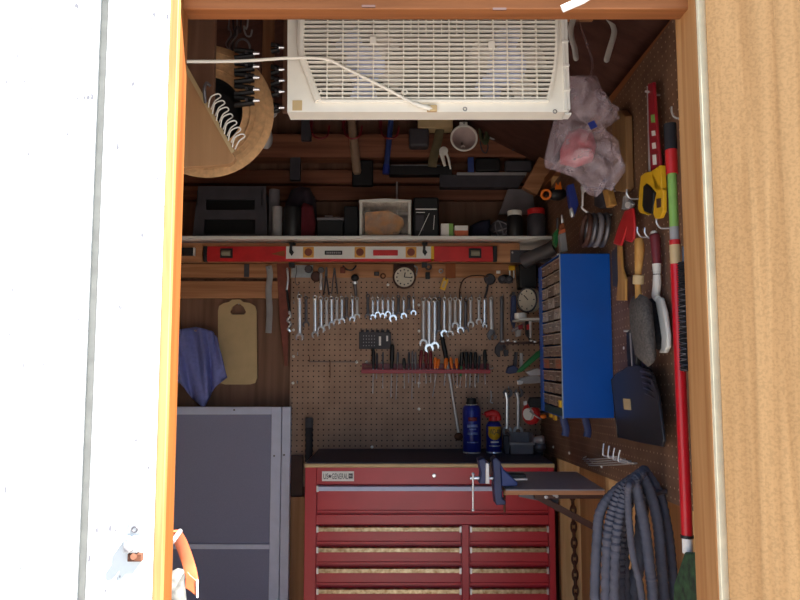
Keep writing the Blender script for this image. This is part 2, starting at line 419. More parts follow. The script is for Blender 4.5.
# ------------------------------------------------------------------ the setting
XL, XR, YB = -1.31, 0.77, 3.30        # left wall, right wall, face of the back pegboard
YF = 1.10                             # outside face of the front wall
OX0, OX1 = P(169, 300, YF).x, P(707, 300, YF).x
HZ = P(400, -16, YF).z
RXC = (XL + XR) / 2; ZE = ZC + 0.90; ZR = ZE + 0.5 * (XR - RXC)
struct(MB().box((-9, -9, -0.30), (9, 12, -0.12)).build('ground', M['concrete']))
struct(MB().box((XL, YF + 0.02, -0.1), (XR, 3.40, 0)).build('floor', M['floor']))
g = [(XL - .02, 0), (XR + .02, 0), (XR + .02, ZE), (RXC, ZR), (XL - .02, ZE)]
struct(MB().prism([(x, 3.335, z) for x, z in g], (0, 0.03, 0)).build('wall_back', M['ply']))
struct(MB().box((XL - .03, YF, -.1), (XL, 3.335, ZE)).build('wall_left', M['wallpale']))
struct(MB().box((XR, YF, -.1), (XR + .03, 3.335, ZE)).build('wall_right', M['wallr']))
m = MB()
for sx in (XL - .1, XR + .1):
    m.prism([(RXC, YF - .01, ZR), (sx, YF - .01, ZR - 0.5 * abs(sx - RXC)), (sx, YF - .01, ZR + .04 - 0.5 * abs(sx - RXC)), (RXC, YF - .01, ZR + .04)], (0, 2.5, 0))
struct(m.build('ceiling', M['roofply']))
n = 0
for y in (1.26,):          # rafters under the roof boards
    for sx in (XL, XR):
        n += 1; m = MB()
        m.prism([(RXC, y, ZR - .002), (sx, y, ZE - .002), (sx, y, ZE - .08), (RXC, y, ZR - .10)], (0, .038, 0))
        struct(m.build('trim_%d' % n, M['lumberx']))
n += 1
struct(MB().box((XR - .09, 1.2, ZE - .085), (XR, 3.33, ZE - .048)).build('trim_%d' % n, M['lumbery']))   # top plate, right
n += 1
struct(MB().box((XL, 1.2, ZE - .085), (XL + .09, 3.33, ZE - .048)).build('trim_%d' % n, M['lumbery']))
# right wall studs (their faces carry the pegboard)
for y in (1.60, 2.26, 2.97):
    n += 1
    struct(MB().box((.682, y, 0), (XR, y + .038, ZE - .085)).build('trim_%d' % n, M['lumberz']))
# front wall: grooved white boards left and right of the opening, gable above
m = MB()
z0, z1 = -.1, HZ
gx = P(91.5, 300, YF).x; tx = P(33, 300, YF).x; wx = P(161, 300, YF).x
for a, b in ((-2.2, tx - .3), (tx - .298, tx - .0012), (tx + .0002, gx - .0095), (gx + .0085, wx)):
    m.box((a, YF, z0), (b, YF + .012, z1))
m.box((-2.2, YF + .0121, z0), (gx - .0095, YF + .026, z1)); m.box((gx + .0085, YF + .0121, z0), (wx, YF + .026, z1))
struct(m.build('wall_front_left', M['siding'], bev=.0012))
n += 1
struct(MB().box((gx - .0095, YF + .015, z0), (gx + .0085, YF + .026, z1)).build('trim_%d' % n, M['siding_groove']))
m = MB(); m.box((OX1 + .037, YF, z0), (1.4, YF + .024, z1))
struct(m.build('wall_front_right', M['siding']))
m = MB(); m.prism([(-2.2, YF, HZ), (1.4, YF, HZ), (1.4, YF, ZE), (XR + .1, YF, ZE - .05), (RXC, YF, ZR), (XL - .1, YF, ZE - .05), (-2.2, YF, ZE)], (0, .024, 0))
struct(m.build('wall_front_gable', M['siding']))
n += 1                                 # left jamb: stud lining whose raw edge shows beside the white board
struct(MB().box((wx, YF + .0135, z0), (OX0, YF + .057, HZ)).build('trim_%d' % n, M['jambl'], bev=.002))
n += 1
struct(MB().box((OX1, YF + .002, z0), (OX1 + .035, YF + .084, HZ + .02)).build('trim_%d' % n, M['jamb'], bev=.002))
n += 1                                 # pale painted edge on the outside of the right jamb
struct(MB().box((OX1 + .001, YF - .008, z0), (OX1 + .036, YF + .001, HZ + .03)).build('trim_%d' % n, M['edge'], bev=.001))
n += 1
HH = P(400, 9, YF + .028).z
struct(MB().box((OX0 - .03, YF + .028, HH), (OX1 + .03, YF + .066, HZ + .14)).build('trim_%d' % n, M['header'], bev=.002))
n += 1                                 # raw plywood edge of the white board
struct(MB().box((wx, YF, z0), (OX0 + .0015, YF + .013, HZ)).build('trim_%d' % n, M['rawedge'], bev=.0015))
# the plywood door, swung open to the right
ang = math.radians(154)
dd = V((-math.cos(ang), -math.sin(ang), 0)); dn = V((-math.sin(ang), math.cos(ang), 0))
h0 = V((OX1 + .006, YF - .022, -.05))
m = MB()
a = h0; b = h0 + dd * .86
zt = V((0, 0, HZ + .09))
m.hexa([a, b, b - dn * .02, a - dn * .02, a + zt, b + zt, b - dn * .02 + zt, a - dn * .02 + zt])
struct(m.build('door_1', M['doorply'], bev=.001))
# back wall framing boards
def board(px0, y0, px1, y1, d, t, mt='lumberx'):
    global n
    n += 1; r = rectP(px0, y0, px1, y1, d, t)
    return struct(MB().box(r[0], r[1]).build('trim_%d' % n, M[mt], bev=.002))
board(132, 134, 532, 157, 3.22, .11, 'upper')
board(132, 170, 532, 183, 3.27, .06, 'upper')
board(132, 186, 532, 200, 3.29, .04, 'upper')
board(132, 264, 516, 277.5, 3.29, .04)
board(132, 281, 282, 298, 3.29, .04)
board(126, 243, 520, 262, 3.02, .04)
r = rectP(120, 235.8, 552, 239.2, 2.98, .355)
tag(MB().box(r[0], r[1]).build('shelf_board', M['paper'], bev=.002), 'long shelf with pale front edge carrying boxes and jars across the back', 'shelf')
ZSH = r[1].z
# brown stile between the bare wall and the pegboard, dark offcuts beside the tool chest
struct(MB().box((P(291, 300, YB).x, YB, ZC - .6), (P(541, 300, YB).x, YB + .006, P(400, 277, YB).z)).build('wall_back_pegboard', M['pegb']))
# side pegboard, hung slightly out of level
o = W(608, 478, .676); q = W(690, 510, .676); tilt = math.atan2(q.z - o.z, o.y - q.y)
m = MB(); m.box((0, -1.02, 0), (.006, 1.10, 1.19))
s_ = m.build('wall_right_pegboard', M['pegr'])
c0 = s_.location.copy(); s_.location = (0, 0, 0)
for v in s_.data.vertices: v.co = V((v.co.x + c0.x, v.co.y + c0.y, v.co.z + c0.z))
s_.location = (.676, o.y, o.z); s_.rotation_euler = (-tilt, 0, 0); struct(s_)
# ------------------------------------------------------------------ tool chest
DF = 2.84
tl, tr = P(304.5, 520, DF).x, P(555, 520, DF).x
zt = P(430, 467.5, DF).z
ch = T('tool_chest', 'wide red steel tool chest with rows of drawers and a black topped worktop', 'tool chest', (0.12, DF, 0))
m = MB()
m.box((tl, DF + .0121, .13), (tr, DF + .44, zt))
xa, xb = P(316, 540, DF).x, P(549, 540, DF).x
def zz(y): return P(430, y, DF).z
m.box((xa, DF, zz(484.5)), (xb, DF + .012, zt)); m.box((xa, DF, zz(524.5)), (xb, DF + .012, zz(514.5)))
m.box((tl, DF, .13), (xa, DF + .012, zt)); m.box((xb, DF, .13), (tr, DF + .012, zt))
m.box((P(462, 560, DF).x, DF, .13), (P(469, 560, DF).x, DF + .012, zz(524.5)))
m.box((xa, DF, .13), (xb, DF + .012, .155))
m.build('body', M['red'], ch, bev=.002)
zw = P(430, 463.6, DF).z
MB().box((tl - .002, DF - .004, zt), (tr + .002, DF + .445, zw)).build('worktop', M['tan'], ch, bev=.002)
MB().box((tl + .004, DF + .004, zw), (tr - .004, DF + .44, zw + .004)).build('worktop_mat', M['mat'], ch)
ZTOP = zw + .004
# label plate and lock
r = rectP(322, 471.3, 354, 481.2, DF - .002, .002)
pl = MB().box(r[0], r[1]).build('label_plate', M['paper'], ch); pl['label'] = 'white label plate with dark lettering'
cx, cz = (r[0].x + r[1].x) / 2, (r[0].z + r[1].z) / 2; wd, hg = r[1].x - r[0].x, r[1].z - r[0].z
text('US', 'lettering', M['dark'], ch, (r[0].x + wd * .12, DF - .0022, cz), wd * .15, hg * .56)
m = MB(); st = [(math.cos(math.pi / 2 + k * math.pi / 5) * (1 if k % 2 == 0 else .45), math.sin(math.pi / 2 + k * math.pi / 5) * (1 if k % 2 == 0 else .45)) for k in range(10)]
m.prism([(r[0].x + wd * .245 + a * hg * .22, DF - .0026, cz + b * hg * .22) for a, b in st], (0, .0006, 0)); m.build('star', M['dark'], ch)
text('GENERAL', 'lettering', M['dark'], ch, (r[0].x + wd * .56, DF - .0022, cz), wd * .50, hg * .56)
MB().box((r[0].x + wd * .83, DF - .0026, cz - hg * .22), (r[0].x + wd * .96, DF - .002, cz + hg * .28)).build('badge', M['dark'], ch)
text('PRO', 'lettering', M['paper'], ch, (r[0].x + wd * .895, DF - .0028, cz + hg * .03), wd * .10, hg * .24)
MB().lathe([(.0085, 0), (.0085, .004), (.006, .006), (0, .006)], P(434, 475.5, DF), (0, -1, 0), 16).build('lock', M['chrome'], ch)
def drawer(x0, y0, x1, y1, pull, mt):
    r = rectP(x0, y0, x1, y1, DF - .002, .30)
    x0, z0, x1, z1 = r[0].x, r[0].z, r[1].x, r[1].z
    m = MB(); m.box((x0, DF - .001, z0), (x1, DF + .014, z1 - .002))
    m.box((x0, DF - .006, z0), (x1, DF - .001, z0 + .010))
    d = m.build('drawer', M['red'], ch, bev=.002)
    h = pull
    m = MB(); m.prism([(x0 + .002, DF - .001, z1), (x0 + .002, DF - .014, z1 - .003), (x0 + .002, DF - .016, z1 - h), (x0 + .002, DF - .001, z1 - h - .002)], (x1 - x0 - .004, 0, 0))
    m.build('handle', M[mt], d, bev=.001)
    for a, b in ((x0, x0 + .006), (x1 - .006, x1)): MB().box((a - .001, DF - .018, z1 - h - .003), (b + .001, DF + .0005, z1 + .001)).build('handle_cap', M['steel'], d)
drawer(317, 485.5, 548, 512.5, .020, 'alu')
for k in range(7):
    y0 = 526 + 20.6 * k
    drawer(317, y0, 461, y0 + 17.6, .019, 'handle')
    drawer(470, y0, 548, y0 + 17.6, .019, 'handle')
for x in (tl + .1, tr - .1):
    for y in (DF + .08, DF + .36):
        m = MB(); m.cyl((x - .02, y, .05), (x + .02, y, .05), .05, seg=20); m.build('caster_wheel', M['blackr'], ch, bev=.004)
        m = MB(); m.box((x - .03, y - .03, .108), (x + .03, y + .03, .13)); m.box((x - .03, y - .012, .05), (x - .024, y + .012, .108)); m.box((x + .024, y - .012, .05), (x + .03, y + .012, .108)); m.build('caster_fork', M['steel'], ch)

# cans on the worktop
def at(px, py, d): return P(px, py, d)
DC = 3.15
c = P(472, 450, DC); c.z = ZTOP; s = pxs = DC / F
t = T('spray_can', 'tall dark blue aerosol can with black cap on the tool chest worktop', 'spray can', c)
R = 8.9 * s; H = P(472, 398, DC).z - c.z
MB().lathe([(R * .96, 0), (R, .004), (R, H * .80), (R * .82, H * .86), (R * .62, H * .875), (0, H * .875)], c, seg=28).build('can_body', M['canblue'], t)
MB().lathe([(R * 1.02, 0), (R * 1.02, .005), (R, .006)], c, seg=28).build('bottom_rim', M['chrome'], t)
MB().lathe([(R * .64, 0), (R * .64, H * .022), (0, H * .022)], c + V((0, 0, H * .86)), seg=24).build('collar', M['white'], t)
MB().lathe([(R * .56, 0), (R * .54, H * .10), (R * .45, H * .12), (0, H * .12)], c + V((0, 0, H * .88)), seg=24).build('cap', M['black'], t)
m = MB()
for zf, hw, hh in ((.62, .5, .035), (.5, .62, .03), (.44, .4, .014), (.36, .58, .022), (.2, .66, .012)):
    m = MB(); m.grid(lambda u, v: c + V((math.sin((u - .5) * 2 * hw) * R * 1.006, -math.cos((u - .5) * 2 * hw) * R * 1.006, H * (zf + (v - .5) * 2 * hh))), 8, 1); m.build('label_print', M['canprint'] if zf < .6 else M['maroon'], t, solid=.0004)
c = P(494, 450, DC); c.z = ZTOP
t = T('lubricant_can', 'small dark blue lubricant can with red nozzle and yellow WD-40 badge', 'spray can', c)
R = 7.6 * s; H = P(493, 421, DC).z - c.z
MB().lathe([(R * .96, 0), (R, .004), (R, H * .86), (R * .8, H * .96), (R * .5, H), (0, H)], c, seg=28).build('can_body', M['canblue'], t)
MB().lathe([(R * 1.02, 0), (R * 1.02, .005), (R, .006)], c, seg=28).build('bottom_rim', M['chrome'], t)
MB().lathe([(R * .82, H * .90), (R * .62, H * 1.0), (R * .55, H * 1.03), (0, H * 1.03)], c, seg=24).build('neck', M['dark'], t)
m = MB(); m.tube(sm([c + V((R * .6, 0, H * 1.02)), c + V((R * .5, 0, H * 1.17)), c + V((-R * .2, 0, H * 1.25)), c + V((-R * 1.1, -.004, H * 1.2))], 5), [R * .42] * 6 + [R * .5] * 5 + [R * .4] * 5, 12); m.cyl(c + V((0, 0, H * 1.0)), c + V((0, 0, H * 1.15)), R * .6)
m.build('nozzle', M['redp'], t)
MB().cyl(c + V((-R * 1.1, -.004, H * 1.2)), c + V((-R * 1.55, -.006, H * 1.22)), .0016, seg=8).build('straw', M['redp'], t)
def onc(u, v): return c + V((math.sin(u) * R * 1.008, -math.cos(u) * R * 1.008, v))
m = MB(); bot = H * .42; top = H * .84
m.grid(lambda u, v: onc((u - .5) * 1.9, (bot + (abs(u - .5) * 2) ** 2 * H * .13) * (1 - v) + top * v), 10, 2); m.build('badge', M['yellow'], t, solid=.0004)
text('WD-40', 'lettering', M['black'], t, (c.x, c.y - R * 1.05, c.z + H * .68), R * 1.25, H * .17)
m = MB(); m.grid(lambda u, v: onc((u - .5) * 1.1, H * (.33 + .05 * v)), 6, 1); m.build('label_print', M['paper'], t, solid=.0004)
m = MB(); m.grid(lambda u, v: onc((u - .5) * 1.6, H * (.22 + .018 * v)), 6, 1); m.build('label_print', M['paper'], t, solid=.0004)
# grey bin at the back right of the worktop
r = rectP(510, 434.5, 534, 452, 3.08, .10); z0 = ZTOP; z1 = r[1].z
t = T('parts_bin', 'small grey open plastic bin at the back right of the worktop', 'bin', ((r[0].x + r[1].x) / 2, 3.1, ZTOP))
x0, x1 = r[0].x, r[1].x
m = MB(); m.box((x0, 3.08, z0), (x1, 3.18, z0 + .004)); m.box((x0, 3.08, z0), (x0 + .005, 3.18, z1)); m.box((x1 - .005, 3.08, z0), (x1, 3.18, z1)); m.box((x0, 3.176, z0), (x1, 3.18, z1)); m.box((x0, 3.08, z0), (x1, 3.085, z0 + .045))
m.build('tub', M['grey'], t, bev=.001)
MB().box((x0 - .003, 3.076, z0 + .042), (x1 + .003, 3.084, z0 + .052)).build('front_lip', M['lgrey'], t)
r = rectP(504.5, 436, 509, 450, 3.10, .02)
tag(MB().box((r[0].x, 3.10, ZTOP), (r[1].x, 3.14, r[1].z)).build('small_box', M['dark'], bev=.002), 'narrow dark box standing between lubricant can and grey bin', 'box')
# black ribbed bar standing in the gap left of the chest
c = P(309, 440, 3.19); zb = P(309, 417.5, 3.19).z; o_ = V((c.x, 3.19, 0))
t = T('black_bar', 'black bar with ribbed grip standing upright left of the tool chest', 'bar', o_)
MB().lathe([(.012, 0), (.014, .004), (.014, zb - .2), (0, zb - .2)], o_, seg=18).build('shaft', M['blackr'], t)
MB().lathe([(.019 - .0025 * (k % 2), zb - .2 + k * .012) for k in range(14)], o_, seg=18).build('ribbed_grip', M['blackr'], t)
MB().lathe([(.018, zb - .045), (.0195, zb - .006), (.016, zb), (0, zb)], o_, seg=18).build('end_cap', M['dark'], t)

# ------------------------------------------------------------------ screen door, board, wall items on the left
def zP(py, d): return P(235, py, d).z
D = 3.20
xl, xr = P(128, 500, D).x, P(289.5, 500, D).x
t = T('screen_door', 'aluminium framed grey screen door leaning upright left of the tool chest', 'screen door', ((xl + xr) / 2, D, 0))
zt_ = P(230, 407, D).z; xs = P(270, 500, D).x; xm = P(280, 500, D).x
w_ = .032
MB().box((xm + .004, D, 0), (xr, D + .03, zt_)).build('side_frame', M['alu'], t, bev=.002)
m = MB(); m.box((xs, D + .003, 0), (xm, D + .028, zt_)); m.build('stile', M['alu'], t, bev=.002)
m = MB(); m.box((xl, D + .003, 0), (xl + .05, D + .028, zt_)); m.build('stile', M['alu'], t, bev=.002)
m = MB(); m.box((xl + .05, D + .003, zt_ - .035), (xs, D + .028, zt_)); m.build('rail', M['alu'], t, bev=.002)
zc_ = P(230, 547, D).z
m = MB(); m.box((xl + .05, D + .003, zc_ - .011), (xs, D + .022, zc_ + .011)); m.build('rail', M['alu'], t, bev=.002)
m = MB(); m.box((xl + .05, D + .003, 0), (xs, D + .028, .06)); m.build('rail', M['alu'], t, bev=.002)
m = MB(); m.box((xl + .05, D + .014, .06), (xs, D + .018, zc_ - .011)); m.build('screen', M['screen'], t)
m = MB(); m.box((xl + .05, D + .014, zc_ + .011), (xs, D + .018, zt_ - .035)); m.build('screen', M['screen'], t)
for px, py in ((274, 456), (284, 455), (234, 410)):
    p = P(px, py, D); MB().lathe([(.005, 0), (.004, .003), (0, .004)], V((p.x, D + .004 if px != 284 else D + .001, p.z)), (0, -1, 0), 10).build('screw', M['dsteel'], t)
r = rectP(288, 497, 305, 600, 3.26, .012)
tag(MB().box((r[0].x + .004, 3.255, 0), (r[1].x + .02, 3.267, r[1].z)).build('hardboard_offcut', M['wallr'], bev=.001), 'tan board standing in the gap between screen door and tool chest', 'board')
r = rectP(289, 455, 303, 500, 3.285, .012)
tag(MB().box((r[0].x, 3.275, 0), (r[1].x, 3.287, r[1].z)).build('plywood_offcut', M['brown'], bev=.001), 'dark brown board behind the tan board beside the chest', 'board')
# cutting board
D = 3.315
def rounded(x0, y0, x1, y1, r_, n_=5, d=D):
    o = []
    for cx_, cy_, a0 in ((x1 - r_, y0 + r_, -90), (x1 - r_, y1 - r_, 0), (x0 + r_, y1 - r_, 90), (x0 + r_, y0 + r_, 180)):
        for k in range(n_ + 1):
            a = math.radians(a0 + 90 * k / n_); o.append((cx_ + r_ * math.cos(a), cy_ + r_ * math.sin(a)))
    return o
out = [(218, 311), (219, 306), (224, 303), (229, 302), (232, 299.5), (240, 299.5), (243, 302), (250, 303), (255, 306), (256.5, 311), (257, 378), (255, 383), (250, 384.5), (225, 384.5), (220, 383), (218, 378)]
hole = [(230, 312), (232.5, 307), (236, 304), (240, 304), (243.5, 307), (246, 312), (244, 314.5), (232, 314.5)]
t = T('cutting_board', 'pale tan cutting board with handle hole hung on the bare wall', 'cutting board', P(237, 384, D))
# board built as a frame round the hole
m = MB(); f = polyP(out, D); hpts = polyP(hole, D)
ev = []
for loop in (f, hpts):
    vs_ = [m.b.verts.new(p) for p in loop]
    for i in range(len(vs_)): ev.append(m.b.edges.new((vs_[i], vs_[(i + 1) % len(vs_)])))
bmesh.ops.triangle_fill(m.b, use_beauty=True, edges=ev)
ge = bmesh.ops.extrude_face_region(m.b, geom=m.b.faces[:])
for v in [q for q in ge['geom'] if isinstance(q, bmesh.types.BMVert)]: v.co.y += .012
m.build('board', M['tan'], t)
MB().cyl(P(238.5, 304, D - .02), V((P(238.5, 304, D).x, 3.336, P(238.5, 304, D).z)), .0025, seg=8).build('nail', M['steel'], t)
# blue towel
t = T('towel', 'blue cloth hanging in folds left of the cutting board', 'towel', P(200, 406, 3.25))
def tw(u, v):
    top = [(150, 340), (176, 330), (196, 327), (212, 331), (217, 338)]
    bot = [(150, 388), (180, 382), (191, 397), (204, 408), (209, 398), (214, 388), (227, 377)]
    def lp(a, q):
        q *= len(a) - 1; i = min(int(q), len(a) - 2); f_ = q - i
        return a[i][0] * (1 - f_) + a[i + 1][0] * f_, a[i][1] * (1 - f_) + a[i + 1][1] * f_
    a = lp(top, u); b = lp(bot, u)
    x = a[0] * (1 - v) + b[0] * v; y = a[1] * (1 - v) + b[1] * v
    d = 3.27 + .02 * math.sin(u * 17 + v * 2) * (.3 + v) + .012 * math.sin(u * 31 - v * 3) - .03 * math.sin(v * 3.1)
    return P(x, y, d)
m = MB(); m.grid(tw, 40, 24); m.build('cloth', M['towel'], t, solid=.006, ang=80)
p = P(196, 330, 3.27); MB().cyl(V((p.x, 3.25, p.z - .004)), V((p.x, 3.336, p.z - .004)), .004, seg=8).build('peg', M['steel'], t)
# grey knife / strip, brown leather strip, chrome ratchet
D = 3.27
t = T('grey_strap', 'long grey cable tie bundle hanging on the wall boards', 'strap', P(269, 332, D))
m = MB(); m.tube(sm(polyP([(268.5, 266), (270, 275), (268.5, 290), (269.5, 310), (268.5, 333)], D), 5), 0, 8, flat=((1, 0, 0), .015, .006)); m.build('band', M['lgrey'], t)
MB().cyl(P(269, 268, D - .012), V((P(269, 268, D).x, 3.292, P(269, 268, D).z)), .003, seg=8).build('nail', M['dsteel'], t)
t = T('brown_strip', 'long tapering reddish brown strip hanging beside the pegboard', 'strip', P(283, 366, 3.275))
MB().prism(polyP([(276.5, 263), (290, 263), (288.5, 320), (287.5, 366), (284.5, 366), (279.5, 320)], 3.278), (0, .012, 0)).build('strip', M['leather'], t, bev=.002)
# ------------------------------------------------------------------ spirit level on the rail
DL = 2.99
def lev(x0, y0, x1, y1, d, t): r = rectP(x0, y0, x1, y1, d, t); return r
t = T('spirit_level', 'long red spirit level with pale centre section lying along the shelf rail', 'spirit level', P(350, 262, DL))
zu, zl = P(350, 246.3, DL).z, P(350, 261.2, DL).z
def lx(px): return P(px, 253, DL).x
def lz(py): return P(350, py, DL).z
MB().box((lx(207), DL, zl), (lx(286), 3.018, zu)).build('red_body', M['redp'], t, bev=.002)
MB().box((lx(434), DL, zl), (lx(493), 3.018, zu)).build('red_body', M['redp'], t, bev=.002)
MB().box((lx(286), DL, lz(258.8)), (lx(434), 3.018, zu)).build('pale_body', M['paper'], t, bev=.001)
MB().box((lx(286), DL - .001, zl), (lx(434), 3.018, lz(258.8))).build('red_edge', M['redp'], t, bev=.001)
MB().box((lx(431), DL - .001, zl), (lx(434), DL + .001, zu)).build('yellow_band', M['yellow'], t)
for a, b in ((203, 207), (493, 497)): MB().box((lx(a), DL - .001, zl - .001), (lx(b), 3.018, zu + .001)).build('end_cap', M['black'], t, bev=.002)
for px in (226.5, 475):
    c = P(px, 253.2, DL); MB().obox(c + V((0, -.001, 0)), (.028, 0, 0), (0, .002, 0), (0, 0, .022)).build('vial_window', M['black'], t, bev=.004)
    MB().cyl(c + V((-.019, -.004, 0)), c + V((.019, -.004, 0)), .013).build('vial', M['vial'], t)
for px in (308.5, 360, 411):
    c = P(px, 252.3, DL); MB().obox(c + V((0, -.001, 0)), (.024, 0, 0), (0, .002, 0), (0, 0, .024)).build('vial_frame', M['amber'], t, bev=.005)
    MB().lathe([(.017, 0), (.017, .003), (0, .003)], c + V((0, -.003, 0)), (0, -1, 0), 20).build('vial', M['leather'], t)
c = P(333.5, 252.8, DL)
MB().obox(c + V((0, -.001, 0)), (.039, 0, 0), (0, .002, 0), (0, 0, .0095)).build('badge', M['black'], t, bev=.004)
for i in range(8): MB().box((c.x - .031 + i * .0082, c.y - .0042, c.z - .004), (c.x - .0255 + i * .0082, c.y - .003, c.z + .004)).build('worn_letter', M['lgrey'], t)
c = P(385.5, 252.8, DL); MB().obox(c + V((0, -.001, 0)), (.055, 0, 0), (0, .002, 0), (0, 0, .0125)).build('hand_slot', M['redp'], t, bev=.005)
p1 = P(279, 253, DL); MB().prism([p1 + V((-.035, -.001, -.004)), p1 + V((.026, -.001, -.017)), p1 + V((.026, -.001, .012))], (0, .002, 0)).build('arrow_mark', M['orangeb'], t)
# clips holding it
for px, w_ in ((291.5, 'left'), (424.5, 'right')):
    a = P(px, 244, DL)
    t = T('level_clip', 'black hook clip over the %s end of the pale part of the spirit level' % w_, 'clip', a, 'clips holding the spirit level')
    MB().box((a.x - .010, 2.982, a.z - .002), (a.x + .014, 3.021, a.z + .008)).build('top_tab', M['black'], t, bev=.001)
    MB().prism([V((a.x - .006, 2.981, a.z)), V((a.x + .004, 2.981, a.z)), V((a.x + .004, 2.981, lz(250))), V((a.x + .012, 2.981, lz(252.5))), V((a.x + .002, 2.981, lz(256))), V((a.x - .009, 2.981, lz(252.5)))], (0, .007, 0)).build('hook', M['black'], t)
    MB().box((a.x - .012, 2.995, lz(267)), (a.x + .012, 3.021, lz(262.3))).build('lower_tab', M['black'], t, bev=.001)
# small black level left of it
r = rectP(175, 247.5, 193, 255.5, 3.0, .02)
t = T('torpedo_level', 'short black level with a white end lying left of the red level', 'level', V((r[0].x, 3.0, r[0].z)))
MB().box(r[0], (r[1].x, 3.019, r[1].z)).build('body', M['black'], t, bev=.004)
MB().box((r[1].x, 3.0, r[0].z), (r[1].x + .006, 3.019, r[1].z)).build('end_cap', M['paper'], t, bev=.001)
r = rectP(244, 264, 249, 277, 3.284, .006)
tag(MB().box(r[0], r[1]).build('metal_bracket', M['dark'], bev=.001), 'small dark upright plate on the wall board below the red level', 'bracket')

# ------------------------------------------------------------------ wrenches on pegs
YW = 3.268
k_ = YW / F
def peg_hook(px, py, lab, group, nm='peg_hook', L=.034, d=None):
    a = P(px, py, YB); t_ = MB()
    t_.tube(sm([V((a.x, YB + .003, a.z)), V((a.x, YB - .012, a.z)), V((a.x, YB - L + .004, a.z - .001)), V((a.x, YB - L, a.z + .004)), V((a.x, YB - L, a.z + .014))], 4), .0020, 6)
    return tag(t_.build(nm, M['chrome']), lab, 'hook', group)
def jaw(m, c, R, th, tilt=15, wsl=.5, y=YW):
    # open end: C shaped plate, opening downward
    pts = []; n_ = 16; g_ = math.asin(wsl)
    for i in range(n_ + 1):
        a = -math.pi / 2 + g_ + (2 * math.pi - 2 * g_) * i / n_
        pts.append((R * math.cos(a), R * math.sin(a)))
    d_ = R * .1
    pts += [(-R * wsl, d_), (-R * wsl * .5, d_ + R * .3), (R * wsl * .5, d_ + R * .3), (R * wsl, d_)]
    ca, sa = math.cos(math.radians(tilt)), math.sin(math.radians(tilt))
    m.prism([V((c.x + a * ca - b * sa, y - th / 2, c.z + a * sa + b * ca)) for a, b in pts], (0, th, 0))
def wrench(px, top, bot, mt, label, group, w=1.0, ring='M', jr=None, tilt=15, lean=0.0, dbl=False, cat='wrench', name='wrench', y=YW):
    a = P(px, top, y); b = P(px + lean, bot, y); L = a.z - b.z
    R = jr or (.0105 + .042 * L) * w; rr = (.0065 + .024 * L) * w; th = .006 + .012 * L
    t = T(name, label, cat, b, group)
    m = MB(); rc = V((a.x, y, a.z - rr)); jc = V((b.x, y, b.z + R))
    if dbl: jaw(m, V((a.x, y, a.z - R * .8)), R * .8, th, 165, y=y); rc = V((a.x, y, a.z - R * .8)); rr = R * .7
    else: m.torus(rc, rr * .78, rr * .3, (0, 1, 0), 20, 6, flat=(rr * .3, th * .55)) if 0 else m.tube([rc + V((math.cos(2 * math.pi * i / 20) * rr * .78, 0, math.sin(2 * math.pi * i / 20) * rr * .78)) for i in range(20)], 0, 8, True, flat=((0, 1, 0), th * .55, rr * .30))
    m.build('open_end' if dbl else 'ring_end', M[ring] if ring in M else mt, t, bev=.0006 if dbl else 0)
    m = MB(); jaw(m, jc, R, th * 1.05, tilt, y=y); m.build('open_end', mt, t, bev=.0008)
    p0 = rc + V((0, 0, -rr * .8)); p1 = jc + V((0, 0, R * .75)); wd = (.0048 + .017 * L) * w
    m = MB(); m.tube([p0, p0.lerp(p1, .12), p0.lerp(p1, .9), p1], 0, 8, flat=((0, 1, 0), th * .42, wd)); m.build('shank', mt, t)
    return t
LEFTROW = [(299.5, 294, 341.5, 'chrome', 'bright'), (306, 296, 328, 'dsteel', 'dull'), (315, 295, 338.5, 'chrome', 'bright'), (321, 296, 333.5, 'chrome', 'bright'), (326.5, 297, 331, 'steel', 'satin'), (331.5, 296, 327.5, 'chrome', 'bright'), (336.8, 297, 325, 'steel', 'satin'), (341.8, 296, 324.5, 'chrome', 'bright'), (346.5, 297, 322, 'dsteel', 'dull'), (352.3, 296, 322.5, 'chrome', 'bright'), (357, 297, 319.5, 'steel', 'satin')]
MIDROW = [(367.8, 294, 320, 'dsteel', 'dark'), (372.8, 297, 320.5, 'chrome', 'bright'), (377.7, 297, 317.5, 'chrome', 'bright'), (382.7, 297, 319, 'chrome', 'bright'), (388, 297, 317, 'chrome', 'bright'), (393, 297, 322.5, 'chrome', 'bright'), (398.3, 295, 318, 'dsteel', 'dark handled'), (403.7, 297, 319.5, 'chrome', 'bright'), (408.8, 295, 314, 'dsteel', 'dark handled'), (413.5, 296, 316, 'chrome', 'small bright')]
RIGHTROW = [(423.5, 297, 347.5, 'steel', 'long satin'), (429.2, 297, 353, 'chrome', 'long bright'), (434.9, 297, 350.5, 'chrome', 'long bright'), (439, 297, 337, 'dsteel', 'dark'), (444.3, 297, 337.5, 'chrome', 'bright'), (450, 297, 337.5, 'steel', 'dull'), (455.3, 297, 329, 'steel', 'dull'), (460.5, 297, 334, 'chrome', 'bright'), (465.6, 298, 334, 'dsteel', 'thin dark'), (470.8, 297, 328, 'steel', 'short copper-toned'), (479, 297, 325, 'steel', 'grey')]
JR = {315: .018, 321: .0185, 299.5: .0205, 393: .0195, 403.7: .0165, 429.2: .0225, 434.9: .021, 423.5: .0205, 331.5: .0155, 341.8: .0165, 352.3: .015, 450: .018}
